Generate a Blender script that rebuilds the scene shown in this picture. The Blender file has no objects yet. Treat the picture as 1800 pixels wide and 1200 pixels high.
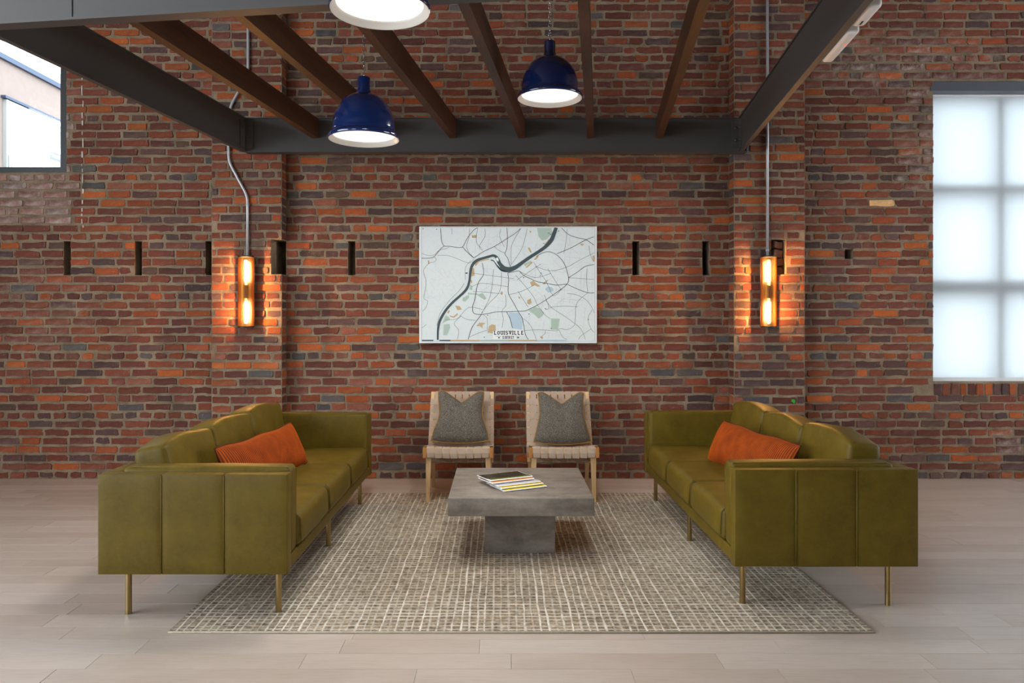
import bpy, bmesh, math, random
from mathutils import Vector, Matrix, noise

# ---------------------------------------------------------------- camera, sky, light, exposure
scene = bpy.context.scene
COL = scene.collection
F = 1300.0            # focal length in pixels of the 1800 px wide frame
D0 = 6.075            # camera to brick wall
EYE = 1.313
def Y(depth): return depth - D0

cam_d = bpy.data.cameras.new('camera')
cam = bpy.data.objects.new('camera', cam_d); COL.objects.link(cam)
cam_d.sensor_fit = 'HORIZONTAL'; cam_d.sensor_width = 36.0
cam_d.lens = F / 1800 * 36.0
cam_d.shift_x = 20 / 1800; cam_d.shift_y = -40 / 1800
cam.location = (0, -D0, EYE); cam.rotation_euler = (math.pi / 2, 0, 0)
cam_d.clip_end = 200
scene.camera = cam

w = bpy.data.worlds.new('overcast_sky'); scene.world = w; w.use_nodes = True
bg = w.node_tree.nodes['Background']
bg.inputs['Color'].default_value = (0.87, 0.94, 1.0, 1); bg.inputs['Strength'].default_value = 22.0

def area_light(name, loc, size, power, color, target):
    l = bpy.data.lights.new(name, 'AREA'); l.shape = 'RECTANGLE'
    l.size, l.size_y = size; l.energy = power; l.color = color
    o = bpy.data.objects.new(name, l); COL.objects.link(o); o.location = loc
    o.rotation_euler = (Vector(target) - Vector(loc)).to_track_quat('-Z', 'Y').to_euler()
    return o
# daylight of the windows in the side walls and the wall behind the camera
COOL = (0.86, 0.94, 1.0)
area_light('daylight_left', (-6.0, -6.6, 2.6), (4.6, 3.0), 120, COOL, (0, -6.6, 2.5))
area_light('daylight_rear', (-4.4, -11.3, 2.2), (2.4, 2.4), 40, COOL, (-4.4, 0, 2.0))

vs = scene.view_settings
vs.view_transform = 'Standard'; vs.look = 'None'; vs.gamma = 1.0; vs.use_curve_mapping = False
vs.exposure = -1.25
scene.cycles.max_bounces = 6

# ---------------------------------------------------------------- helpers
R = random.Random(7)
def s2l(c):
    c /= 255.0
    return c / 12.92 if c <= 0.04045 else ((c + 0.055) / 1.055) ** 2.4
def rgb(r, g, b): return (s2l(r), s2l(g), s2l(b), 1.0)

def tag(o, label=None, cat=None, group=None, kind=None):
    if label: o['label'] = label
    if cat: o['category'] = cat
    if group: o['group'] = group
    if kind: o['kind'] = kind
    return o
def empty(name, loc=(0, 0, 0), rz=0.0):
    o = bpy.data.objects.new(name, None); COL.objects.link(o)
    o.location = loc; o.rotation_euler = (0, 0, rz); o.empty_display_size = 0.1
    return o
def link_mesh(name, me, parent=None):
    o = bpy.data.objects.new(name, me); COL.objects.link(o)
    if parent is not None: o.parent = parent
    return o
def copy_tree(o, parent=None):
    c = o.copy(); COL.objects.link(c)
    if parent is not None:
        c.parent = parent; c.matrix_parent_inverse = o.matrix_parent_inverse
    for ch in o.children: copy_tree(ch, c)
    return c

class MB:
    """collects vertices and faces; build() links them as one mesh object"""
    def __init__(s): s.v = []; s.f = []
    def add(s, vs, fs, M=None):
        k = len(s.v)
        s.v += [tuple(M @ Vector(p)) if M else tuple(p) for p in vs]
        s.f += [tuple(i + k for i in f) for f in fs]
        return s
    def box(s, x0, x1, y0, y1, z0, z1, M=None):
        return s.add([(x0,y0,z0),(x1,y0,z0),(x1,y1,z0),(x0,y1,z0),(x0,y0,z1),(x1,y0,z1),(x1,y1,z1),(x0,y1,z1)],
              [(0,3,2,1),(4,5,6,7),(0,1,5,4),(1,2,6,5),(2,3,7,6),(3,0,4,7)], M)
    def tube(s, pts, r, n=10, caps=True, closed=False):
        pts = [Vector(p) for p in pts]; m = len(pts)
        rs = r if isinstance(r, (list, tuple)) else [r] * m
        vs = []; ref = None
        for i, p in enumerate(pts):
            a = pts[(i - 1) % m] if (closed or i > 0) else p
            b = pts[(i + 1) % m] if (closed or i < m - 1) else p
            t = (b - a).normalized()
            if ref is None:
                ref = Vector((0, 0, 1)) if abs(t.z) < 0.9 else Vector((1, 0, 0))
            u = (ref - t * ref.dot(t)).normalized(); w_ = t.cross(u); ref = u
            for k in range(n):
                q = 2 * math.pi * k / n
                vs.append(p + (u * math.cos(q) + w_ * math.sin(q)) * rs[i])
        fs = []
        for i in range(m if closed else m - 1):
            j = (i + 1) % m
            for k in range(n):
                k2 = (k + 1) % n
                fs.append((i*n+k, i*n+k2, j*n+k2, j*n+k))
        if caps and not closed:
            fs.append(tuple(reversed(range(n)))); fs.append(tuple((m-1)*n + k for k in range(n)))
        return s.add(vs, fs)
    def lathe(s, prof, n=32, M=None):
        vs = []; fs = []
        for (r, z) in prof:
            for k in range(n):
                q = 2 * math.pi * k / n
                vs.append((r * math.cos(q), r * math.sin(q), z))
        for i in range(len(prof) - 1):
            for k in range(n):
                k2 = (k + 1) % n
                fs.append((i*n+k, i*n+k2, (i+1)*n+k2, (i+1)*n+k))
        return s.add(vs, fs, M)
    def disc(s, r, z, n=32, M=None, flip=False):
        vs = [(r*math.cos(2*math.pi*k/n), r*math.sin(2*math.pi*k/n), z) for k in range(n)]
        f = tuple(range(n))
        return s.add(vs, [f[::-1] if flip else f], M)
    def poly(s, pts, depth=0.0):
        """flat polygon"""
        return s.add(pts, [tuple(range(len(pts)))])
    def mesh(s, name, smooth=False, auto=None):
        me = bpy.data.meshes.new(name); me.from_pydata(s.v, [], s.f); me.update()
        if smooth or auto is not None:
            me.polygons.foreach_set('use_smooth', [True] * len(me.polygons))
            if auto is not None: me.set_sharp_from_angle(angle=math.radians(auto))
        return me
    def build(s, name, mat, parent=None, smooth=False, auto=None):
        me = s.mesh(name, smooth, auto); me.materials.append(mat)
        return link_mesh(name, me, parent)

def box_grid(hx, hy, hz, r, inner=(1, 1, 1), seg=3):
    """closed rounded box surface on a coordinate grid"""
    def line(h, n):
        e = [r * (1 - math.cos(math.pi / 2 * k / seg)) for k in range(seg + 1)]
        mid = [-h + r + (2*h - 2*r) * k / n for k in range(1, n)]
        return [-h + q for q in e] + mid + [h - q for q in reversed(e)]
    L = [line(hx, inner[0]), line(hy, inner[1]), line(hz, inner[2])]
    n = [len(a) for a in L]; idx = {}; vs = []; fs = []
    def vid(i, j, k):
        if (i, j, k) not in idx:
            idx[(i, j, k)] = len(vs)
            q = Vector((L[0][i], L[1][j], L[2][k]))
            c = Vector((max(-hx+r, min(hx-r, q.x)), max(-hy+r, min(hy-r, q.y)), max(-hz+r, min(hz-r, q.z))))
            d = q - c
            if d.length > 1e-9: q = c + d.normalized() * r
            vs.append(q)
        return idx[(i, j, k)]
    for a in range(3):
        b, c = (a + 1) % 3, (a + 2) % 3
        for side in (0, n[a] - 1):
            for p in range(n[b] - 1):
                for q in range(n[c] - 1):
                    quad = []
                    for (dp, dq) in ((0,0),(1,0),(1,1),(0,1)):
                        ix = [0, 0, 0]; ix[a] = side; ix[b] = p + dp; ix[c] = q + dq
                        quad.append(vid(*ix))
                    fs.append(tuple(quad) if side else tuple(reversed(quad)))
    return vs, fs
def rbox(x0, x1, y0, y1, z0, z1, r=0.004, seg=2):
    vs, fs = box_grid((x1-x0)/2, (y1-y0)/2, (z1-z0)/2, r, (1,1,1), seg)
    c = Vector(((x0+x1)/2, (y0+y1)/2, (z0+z1)/2))
    return MB().add([v + c for v in vs], fs)
def cushion(sx, sy, sz, r, puff=(0,0,0), inner=(6,6,6), wrinkle=0.0, seed=0, seg=4):
    vs, fs = box_grid(sx/2, sy/2, sz/2, r, inner, seg)
    out = []
    for q in vs:
        u, v, t = q.x/(sx/2), q.y/(sy/2), q.z/(sz/2)
        fu, fv, ft = 1-u*u*0.98, 1-v*v*0.98, 1-t*t*0.98
        d = Vector((u*puff[0]*math.sqrt(max(0,fv*ft)), v*puff[1]*math.sqrt(max(0,fu*ft)), t*puff[2]*math.sqrt(max(0,fu*fv))))
        p = q + d
        if wrinkle:
            nn = noise.noise(Vector((p.x*9+seed*7.1, p.y*9+seed*3.3, p.z*9))) + 0.5*noise.noise(Vector((p.x*22+seed, p.y*22, p.z*22)))
            dirn = Vector((u**3, v**3, t**3))
            if dirn.length > 1e-6: p = p + dirn.normalized() * nn * wrinkle
        out.append(p)
    return MB().add(out, fs)

# ---------------------------------------------------------------- materials
MATS = {}
def new_mat(name):
    m = bpy.data.materials.new(name); m.use_nodes = True
    nt = m.node_tree; b = nt.nodes['Principled BSDF']; MATS[name] = m
    return m, nt, b
def N(nt, typ, **kw):
    n = nt.nodes.new(typ)
    for k, v in kw.items():
        if k.startswith('i_'): n.inputs[k[2:].replace('_', ' ')].default_value = v
        else: setattr(n, k, v)
    return n
def ramp(nt, stops):
    n = nt.nodes.new('ShaderNodeValToRGB'); e = n.color_ramp.elements
    while len(e) < len(stops): e.new(0.5)
    for i, (p, c) in enumerate(stops): e[i].position = p; e[i].color = c
    return n
def mixc(nt, a, b, fac, mode='MIX'):
    n = nt.nodes.new('ShaderNodeMix'); n.data_type = 'RGBA'; n.blend_type = mode
    for sock, val in ((n.inputs[6], a), (n.inputs[7], b), (n.inputs[0], fac)):
        if hasattr(val, 'is_linked'): nt.links.new(val, sock)
        else: sock.default_value = val
    return n.outputs[2]
def mth(nt, op, a, b=0.0, c=0.0, clamp=False):
    n = nt.nodes.new('ShaderNodeMath'); n.operation = op; n.use_clamp = clamp
    for i, val in enumerate((a, b, c)):
        if hasattr(val, 'is_linked'): nt.links.new(val, n.inputs[i])
        else: n.inputs[i].default_value = val
    return n.outputs[0]
def noise_n(nt, scale, detail=4, rough=0.55, coord='Object', stretch=None, dist=0.0):
    tc = nt.nodes.new('ShaderNodeTexCoord'); src = tc.outputs[coord]
    if stretch:
        mp = nt.nodes.new('ShaderNodeMapping'); mp.inputs['Scale'].default_value = stretch
        nt.links.new(src, mp.inputs['Vector']); src = mp.outputs[0]
    n = nt.nodes.new('ShaderNodeTexNoise'); nt.links.new(src, n.inputs['Vector'])
    n.inputs['Scale'].default_value = scale; n.inputs['Detail'].default_value = detail
    n.inputs['Roughness'].default_value = rough; n.inputs['Distortion'].default_value = dist
    return n.outputs['Fac']
def bump(nt, b, h, strength=0.3, dist=0.01):
    n = nt.nodes.new('ShaderNodeBump'); n.inputs['Strength'].default_value = strength
    n.inputs['Distance'].default_value = dist
    nt.links.new(h, n.inputs['Height']); nt.links.new(n.outputs[0], b.inputs['Normal'])
def plain(name, col, rough=0.5, metal=0.0, var=0.0, scale=12, bmp=0.0, bscale=200):
    m, nt, b = new_mat(name)
    b.inputs['Roughness'].default_value = rough; b.inputs['Metallic'].default_value = metal
    if var:
        f = noise_n(nt, scale)
        d = tuple(c*(1-var) for c in col[:3]) + (1,); l = tuple(min(1, c*(1+var)) for c in col[:3]) + (1,)
        nt.links.new(mixc(nt, d, l, f), b.inputs['Base Color'])
    else: b.inputs['Base Color'].default_value = col
    if bmp: bump(nt, b, noise_n(nt, bscale, 3), bmp, 0.002)
    return m

def mat_brick():
    m, nt, b = new_mat('old_brick')
    at = N(nt, 'ShaderNodeAttribute', attribute_name='tone')
    n1 = noise_n(nt, 26, 5, 0.65); n2 = noise_n(nt, 110, 4, 0.6); n3 = noise_n(nt, 9, 4, 0.6)
    dark = mixc(nt, at.outputs['Color'], (0.30, 0.27, 0.27, 1), 0.55, 'MULTIPLY')
    c = mixc(nt, dark, at.outputs['Color'], mth(nt, 'MULTIPLY_ADD', n1, 2.0, -0.35, True))
    c = mixc(nt, c, (1.35, 1.2, 1.1, 1), mth(nt, 'MULTIPLY_ADD', n2, 1.6, -0.75, True), 'MULTIPLY')
    # lime bloom: its own patchy shape, as strong as the brick's wash value
    wash = mth(nt, 'MULTIPLY', mth(nt, 'MULTIPLY_ADD', n3, 4.0, -1.7, True), at.outputs['Alpha'])
    speck = mth(nt, 'MULTIPLY', mth(nt, 'GREATER_THAN', n2, 0.69), 0.55)
    c = mixc(nt, c, rgb(190, 176, 168), mth(nt, 'MAXIMUM', wash, speck))
    sm = noise_n(nt, 17, 5, 0.7, dist=0.4)
    c = mixc(nt, c, rgb(140, 124, 106), mth(nt, 'MULTIPLY', mth(nt, 'MULTIPLY_ADD', sm, 9.0, -5.75, True), 0.75))
    nt.links.new(c, b.inputs['Base Color'])
    b.inputs['Roughness'].default_value = 0.82; b.inputs['Specular IOR Level'].default_value = 0.35
    bump(nt, b, mth(nt, 'ADD', mth(nt, 'MULTIPLY', n1, 0.7), mth(nt, 'MULTIPLY', n2, 0.5)), 0.55, 0.006)
    return m
def mat_mortar():
    m, nt, b = new_mat('lime_mortar')
    n1 = noise_n(nt, 5, 5, 0.6); n2 = noise_n(nt, 90, 4, 0.6)
    r = ramp(nt, [(0.3, rgb(104, 89, 72)), (0.5, rgb(134, 117, 96)), (0.7, rgb(154, 138, 117))])
    nt.links.new(n1, r.inputs[0])
    c = mixc(nt, r.outputs[0], (0.72, 0.70, 0.68, 1), mth(nt, 'MULTIPLY_ADD', n2, 2.2, -0.8, True), 'MULTIPLY')
    nt.links.new(c, b.inputs['Base Color']); b.inputs['Roughness'].default_value = 0.95
    bump(nt, b, n2, 0.7, 0.008)
    return m
def mat_plank():
    m, nt, b = new_mat('limed_oak_plank')
    oi = N(nt, 'ShaderNodeObjectInfo')
    g = noise_n(nt, 6, 6, 0.65, stretch=(1.2, 22, 4), dist=0.6); k = noise_n(nt, 3.0, 3, 0.5, stretch=(1, 2, 1))
    base = ramp(nt, [(0.0, rgb(180, 166, 154)), (0.5, rgb(190, 178, 167)), (1.0, rgb(198, 188, 179))])
    nt.links.new(oi.outputs['Random'], base.inputs[0])
    c = mixc(nt, base.outputs[0], rgb(160, 144, 131), mth(nt, 'MULTIPLY_ADD', g, 1.4, -0.6, True))
    c = mixc(nt, c, rgb(202, 190, 181), mth(nt, 'MULTIPLY_ADD', k, 1.3, -0.55, True))
    kn = noise_n(nt, 7, 2, 0.5, stretch=(1, 2.2, 1))
    c = mixc(nt, c, rgb(96, 78, 68), mth(nt, 'MULTIPLY_ADD', kn, 9.0, -6.9, True))
    nt.links.new(c, b.inputs['Base Color'])
    b.inputs['Roughness'].default_value = 0.34; b.inputs['Specular IOR Level'].default_value = 0.5
    bump(nt, b, g, 0.12, 0.003)
    return m
def mat_leather():
    m, nt, b = new_mat('olive_leather')
    n1 = noise_n(nt, 7, 6, 0.62); n2 = noise_n(nt, 260, 3, 0.5); n3 = noise_n(nt, 42, 5, 0.6, dist=0.8)
    r = ramp(nt, [(0.28, rgb(80, 65, 14)), (0.52, rgb(92, 76, 18)), (0.74, rgb(105, 89, 25))])
    nt.links.new(n1, r.inputs[0])
    c = mixc(nt, r.outputs[0], rgb(102, 86, 27), mth(nt, 'MULTIPLY_ADD', n3, 1.6, -0.66, True))
    nt.links.new(c, b.inputs['Base Color'])
    b.inputs['Roughness'].default_value = 0.5; b.inputs['Specular IOR Level'].default_value = 0.22
    bump(nt, b, mth(nt, 'ADD', mth(nt, 'MULTIPLY', n2, 0.25), mth(nt, 'MULTIPLY', n3, 0.7)), 0.22, 0.004)
    return m
def mat_corduroy():
    m, nt, b = new_mat('orange_corduroy')
    at = N(nt, 'ShaderNodeAttribute', attribute_name='rib'); n1 = noise_n(nt, 16, 4)
    c = mixc(nt, rgb(72, 26, 3), rgb(182, 80, 8), at.outputs['Fac'])
    c = mixc(nt, c, (0.62, 0.52, 0.45, 1), mth(nt, 'MULTIPLY_ADD', n1, 2.0, -0.7, True), 'MULTIPLY')
    nt.links.new(c, b.inputs['Base Color']); b.inputs['Roughness'].default_value = 0.8
    b.inputs['Specular IOR Level'].default_value = 0.2
    b.inputs['Sheen Weight'].default_value = 0.12; b.inputs['Sheen Tint'].default_value = rgb(255, 150, 70)
    bump(nt, b, noise_n(nt, 300, 2), 0.3, 0.002)
    return m
def mat_tweed():
    m, nt, b = new_mat('grey_tweed')
    a = noise_n(nt, 160, 2, 0.6, stretch=(1, 1, 2.2)); d = noise_n(nt, 210, 2, 0.6, stretch=(2.2, 1, 1))
    r = ramp(nt, [(0.36, rgb(38, 36, 33)), (0.5, rgb(84, 80, 72)), (0.64, rgb(150, 143, 130))])
    nt.links.new(mth(nt, 'MULTIPLY_ADD', mth(nt, 'ADD', a, d), 0.5, 0.0), r.inputs[0])
    nt.links.new(r.outputs[0], b.inputs['Base Color']); b.inputs['Roughness'].default_value = 0.9
    bump(nt, b, a, 0.4, 0.003)
    return m
def mat_webbing():
    m, nt, b = new_mat('sand_cotton_webbing')
    tc = N(nt, 'ShaderNodeTexCoord'); n1 = noise_n(nt, 300, 2)
    n2 = noise_n(nt, 20, 3)
    c = mixc(nt, rgb(160, 140, 122), rgb(188, 167, 148), n2)
    nt.links.new(c, b.inputs['Base Color']); b.inputs['Roughness'].default_value = 0.85
    bump(nt, b, n1, 0.35, 0.002)
    return m
def mat_wood(name, c0, c1, rough=0.5, stretch=(1, 1, 12), scale=5):
    m, nt, b = new_mat(name)
    g = noise_n(nt, scale, 6, 0.65, stretch=stretch, dist=0.8)
    nt.links.new(mixc(nt, c0, c1, mth(nt, 'MULTIPLY_ADD', g, 2.2, -0.6, True)), b.inputs['Base Color'])
    b.inputs['Roughness'].default_value = rough
    bump(nt, b, g, 0.15, 0.003)
    return m
def mat_concrete():
    m, nt, b = new_mat('cast_concrete')
    a = noise_n(nt, 3.2, 6, 0.65, stretch=(1, 1, 1.6), dist=0.5); d = noise_n(nt, 60, 4); e = noise_n(nt, 9, 4, 0.7, stretch=(0.5, 1.6, 1.6))
    r = ramp(nt, [(0.36, rgb(92, 84, 76)), (0.5, rgb(128, 120, 111)), (0.64, rgb(152, 144, 135))])
    nt.links.new(mth(nt, 'MULTIPLY_ADD', a, 0.6, mth(nt, 'MULTIPLY', e, 0.4)), r.inputs[0])
    c = mixc(nt, r.outputs[0], (0.82, 0.8, 0.78, 1), mth(nt, 'MULTIPLY_ADD', d, 1.6, -0.6, True), 'MULTIPLY')
    nt.links.new(c, b.inputs['Base Color']); b.inputs['Roughness'].default_value = 0.62
    bump(nt, b, d, 0.12, 0.003)
    return m
def mat_rug():
    m, nt, b = new_mat('woven_grid_rug')
    tc = N(nt, 'ShaderNodeTexCoord'); sp = N(nt, 'ShaderNodeSeparateXYZ'); nt.links.new(tc.outputs['Object'], sp.inputs[0])
    def lines(axis, pitch, stretch, wscale, width):
        wob = noise_n(nt, wscale, 3, 0.6, stretch=stretch)
        u = mth(nt, 'ADD', mth(nt, 'DIVIDE', sp.outputs[axis], pitch), mth(nt, 'MULTIPLY_ADD', wob, 0.8, -0.4))
        fr = mth(nt, 'ABSOLUTE', mth(nt, 'SUBTRACT', mth(nt, 'FRACT', u), 0.5))
        wn = N(nt, 'ShaderNodeTexWhiteNoise', noise_dimensions='1D'); nt.links.new(mth(nt, 'FLOOR', u), wn.inputs['W'])
        hard = mth(nt, 'MULTIPLY_ADD', fr, -1.0 / 0.10, (width + 0.10) / 0.10, True)
        brk = noise_n(nt, 14, 3, 0.6, stretch=(1, 1, 1))
        amp = mth(nt, 'MULTIPLY_ADD', wn.outputs['Value'], 0.6, 0.35)
        return mth(nt, 'MULTIPLY', mth(nt, 'MULTIPLY', hard, amp), mth(nt, 'MULTIPLY_ADD', brk, 2.6, -0.45, True))
    lx = lines('X', 0.034, (6, 0.9, 1), 3, 0.07); ly = lines('Y', 0.034, (0.9, 6, 1), 3, 0.06)
    ln = mth(nt, 'MAXIMUM', lx, ly)
    cell = noise_n(nt, 34, 4, 0.7); wv = noise_n(nt, 210, 3, 0.7, stretch=(0.5, 1.6, 1)); big = noise_n(nt, 1.6, 4, 0.6)
    r = ramp(nt, [(0.38, rgb(60, 51, 38)), (0.5, rgb(140, 126, 105)), (0.62, rgb(194, 181, 158))])
    nt.links.new(mth(nt, 'MULTIPLY_ADD', cell, 0.5, mth(nt, 'MULTIPLY_ADD', wv, 0.35, mth(nt, 'MULTIPLY', big, 0.16))), r.inputs[0])
    c = mixc(nt, r.outputs[0], rgb(236, 231, 220), ln)
    nt.links.new(c, b.inputs['Base Color']); b.inputs['Roughness'].default_value = 0.95
    bump(nt, b, mth(nt, 'MULTIPLY_ADD', ln, 0.8, mth(nt, 'MULTIPLY', wv, 0.5)), 0.6, 0.006)
    return m
def mat_emit(name, col, strength):
    m, nt, b = new_mat(name)
    b.inputs['Base Color'].default_value = col; b.inputs['Emission Color'].default_value = col
    b.inputs['Emission Strength'].default_value = strength
    return m
def mat_glass(name):
    m, nt, b = new_mat(name)
    nt.nodes.remove(b); out = nt.nodes['Material Output']
    t = N(nt, 'ShaderNodeBsdfTransparent'); g = N(nt, 'ShaderNodeBsdfGlossy'); g.inputs['Roughness'].default_value = 0.02
    mx = N(nt, 'ShaderNodeMixShader'); mx.inputs[0].default_value = 0.06
    t.inputs['Color'].default_value = (0.96, 0.98, 0.98, 1)
    nt.links.new(t.outputs[0], mx.inputs[1]); nt.links.new(g.outputs[0], mx.inputs[2]); nt.links.new(mx.outputs[0], out.inputs[0])
    return m
def mat_shade():
    m, nt, b = new_mat('translucent_shade_cloth')
    nt.nodes.remove(b); out = nt.nodes['Material Output']
    t = N(nt, 'ShaderNodeBsdfTranslucent'); d = N(nt, 'ShaderNodeBsdfDiffuse')
    wv = noise_n(nt, 240, 2, 0.6, stretch=(0.4, 1, 2))
    c = mixc(nt, (0.72, 0.75, 0.77, 1), (0.80, 0.83, 0.85, 1), wv)
    nt.links.new(c, t.inputs['Color']); d.inputs['Color'].default_value = (0.7, 0.71, 0.72, 1)
    mx = N(nt, 'ShaderNodeMixShader'); mx.inputs[0].default_value = 0.3
    nt.links.new(t.outputs[0], mx.inputs[1]); nt.links.new(d.outputs[0], mx.inputs[2]); nt.links.new(mx.outputs[0], out.inputs[0])
    return m

BRICK, MORTAR, PLANK, LEATHER = mat_brick(), mat_mortar(), mat_plank(), mat_leather()
CORD, TWEED, WEB, CONC, RUG = mat_corduroy(), mat_tweed(), mat_webbing(), mat_concrete(), mat_rug()
MAPLE = mat_wood('pale_maple', rgb(196, 160, 112), rgb(222, 190, 142), 0.45, (4, 4, 0.6), 6)
ENDGRAIN = mat_wood('honey_maple_end', rgb(164, 108, 52), rgb(192, 138, 78), 0.45, (4, 4, 0.6), 6)
JOIST = mat_wood('stained_joist', rgb(42, 23, 11), rgb(84, 49, 22), 0.55, (6, 0.7, 6), 4)
STEEL = plain('grey_painted_steel', rgb(71, 69, 68), 0.55, 0.0, 0.08, 3, 0.1, 120)
BOLT = plain('bolt_steel', rgb(84, 84, 84), 0.4, 0.6)
BRASS = plain('satin_brass', rgb(158, 136, 92), 0.28, 1.0, 0.08, 30)
GALV = plain('galvanised_conduit', rgb(188, 191, 196), 0.35, 0.35, 0.06, 20)
NAVY = plain('navy_enamel', rgb(16, 34, 78), 0.12, 0.0)
NAVY.node_tree.nodes['Principled BSDF'].inputs['Coat Weight'].default_value = 0.6
WHITE_EN = plain('white_enamel', rgb(232, 230, 224), 0.35)
CHAIN = plain('chain_steel', rgb(190, 190, 188), 0.25, 1.0)
BLACKM = plain('black_metal', rgb(26, 25, 25), 0.45, 0.3)
BLACKF = plain('black_frame', rgb(22, 23, 25), 0.5)
AMBER = plain('brass_wire', rgb(176, 116, 40), 0.4, 0.85)
WHITEP = plain('white_plastic', rgb(226, 224, 222), 0.45)
LED = mat_emit('red_indicator', (1.0, 0.06, 0.02, 1), 4)
GLASS = mat_glass('clear_glass')
SHADE = mat_shade()
PLASTER = plain('pale_wall_paint', rgb(128, 104, 92), 0.9, 0, 0.06, 2, 0.2, 60)
CEIL = mat_wood('dark_ceiling_deck', rgb(58, 40, 28), rgb(92, 66, 46), 0.7, (8, 0.5, 1), 3)

# ---------------------------------------------------------------- brick wall
CP = 0.0698; Z0 = 0.030            # course pitch, centre of the lowest course
def wx(px): return (px - 880) / 214.0
def wz(py): return EYE - (py - 560) / 214.0
PAL = [((116, 61, 45), 30), ((126, 65, 42), 22), ((104, 56, 45), 17), ((148, 74, 38), 11), ((168, 86, 36), 6),
       ((94, 66, 62), 8), ((84, 62, 60), 7), ((84, 79, 78), 3), ((92, 68, 56), 4), ((130, 78, 60), 4)]
PAL_T = sum(p[1] for p in PAL)
def pick_tone():
    k = R.random() * PAL_T
    for c, wt in PAL:
        k -= wt
        if k <= 0: break
    j = R.uniform(0.80, 1.08)
    return tuple(min(1.0, s2l(min(255, q * j * R.uniform(0.97, 1.03)))) for q in c)
def brick_geo(wd, ht, prot, rough):
    """irregular worn brick face; local x along the wall, z up, -y out of the wall"""
    hx, hz = wd/2, ht/2; P = []
    big = 0.35 + rough
    for (sx, sz) in ((-1,-1),(1,-1),(1,1),(-1,1)):
        c = min(hx*0.5, hz*0.8) * (R.uniform(0.08, 0.30) + (R.uniform(0.1, 0.55) * big if R.random() < 0.45*big else 0))
        cx, cz = c * R.uniform(0.8, 1.6), c * R.uniform(0.7, 1.0)
        cx = min(cx, hx*0.6)
        a = (sx*hx, sz*(hz - cz)); d = (sx*(hx - cx), sz*hz); mid = (sx*(hx - cx*0.33), sz*(hz - cz*0.33))
        P += [a, mid, d] if sx*sz > 0 else [d, mid, a]
    out = []
    for i, p in enumerate(P):
        q = P[(i+1) % len(P)]
        out.append(p)
        L = math.hypot(q[0]-p[0], q[1]-p[1])
        if L > 0.06:
            for t in ((0.25, 0.5, 0.75) if L > 0.12 else (0.5,)):
                t += R.uniform(-0.1, 0.1)
                out.append((p[0]+(q[0]-p[0])*t, p[1]+(q[1]-p[1])*t))
    J = 0.0026 + 0.0042*rough
    out = [(x + R.uniform(-J, J), z + R.uniform(-J, J*0.8)) for x, z in out]
    n = len(out); ins = 0.0028; tilt = R.uniform(-0.002, 0.002)
    vs = [(x, 0.004, z) for x, z in out]
    vs += [(x*(1-ins/hx), -prot + tilt*x/hx + R.uniform(-0.001, 0.001), z*(1-ins/hz)) for x, z in out]
    fs = [tuple(range(n, 2*n))] + [(i, (i+1) % n, n+(i+1) % n, n+i) for i in range(n)]
    return vs, fs
def set_tone(me, cols):
    at = me.color_attributes.new('tone', 'FLOAT_COLOR', 'POINT')
    at.data.foreach_set('color', [c for q in cols for c in q])
OCC = [(168,730,530,1015),(380,705,662,870),(1125,705,1345,870),(1280,725,1616,1002),(737,398,1050,603),(430,200,1300,268),
       (745,688,868,860),(927,688,1054,860),(0,0,560,60),(577,120,704,260),(909,60,1024,190)]
def brick_score(cx, cz, wd, ht):
    px, py = 880 + cx*214, 560 - (cz-EYE)*214
    if not (0 < px < 1800 and 0 < py < 841): return -1
    a = wd*ht
    for (x0, y0, x1, y1) in OCC:
        if x0 < px < x1 and y0 < py < y1: a *= 0.1
    return a
def emit_bricks(parent, items, limit=300):
    """items: (centre, rotation, width, height, protrusion, roughness, tone rgba)"""
    items = sorted(items, key=lambda t: -brick_score(t[0][0], t[0][2], t[2], t[3]))
    rest = MB(); cols = []
    for k, (c, rz, wd, ht, pr, rg, tone) in enumerate(items):
        vs, fs = brick_geo(wd, ht, pr, rg)
        if k < limit and brick_score(c[0], c[2], wd, ht) > 0:
            me = bpy.data.meshes.new('brick'); me.from_pydata(vs, [], fs); me.materials.append(BRICK)
            set_tone(me, [tone] * len(vs))
            o = link_mesh('brick', me, parent); o.location = c; o.rotation_euler = (0, 0, rz)
        else:
            rest.add(vs, fs, Matrix.Translation(c) @ Matrix.Rotation(rz, 4, 'Z')); cols += [tone] * len(vs)
    if rest.v:
        o = rest.build('brickwork', BRICK, parent); set_tone(o.data, cols); tag(o, kind='stuff')
def tone_at(x, z):
    """brick colour with the lime bloom and dusty patches the wall shows"""
    t = pick_tone(); wash = 0.10 if R.random() < 0.2 else 0.02
    if x < wx(129) and z > wz(397):                       # dusty unpainted patch below and beside the left window
        g = R.uniform(0.25, 0.6); d = (s2l(150), s2l(122), s2l(112))
        return tuple(a*(1-g) + b*g for a, b in zip(t, d)) + (R.uniform(0.45, 0.9),)
    d = math.hypot((x - wx(1560))/1.0, (z - wz(105))/0.28)
    if d < 1: wash += (1-d)*1.1*R.random() + 0.15
    d = math.hypot((x - wx(1610))/0.16, (z - wz(250))/0.5)
    if d < 1: wash += R.random()*0.7
    d = math.hypot((x - wx(60))/0.5, (z - wz(540))/0.4)
    if d < 1: wash += R.random()*0.25
    if abs(x - wx(1765)) < 0.1 and wz(800) < z < wz(745): wash += 0.6
    d = math.hypot((x - wx(1632))/0.30, (z - wz(818))/0.13)
    if d < 1 and R.random() < 0.75: t = tuple(a*0.35 + b*0.65 for a, b in zip(t, (s2l(96), s2l(92), s2l(90))))
    return t + (min(1, wash),)
SLOTS = {118: 1, 243: 1, 368: 1, 618: 1, 1118: 1, 1241: 1}
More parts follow.
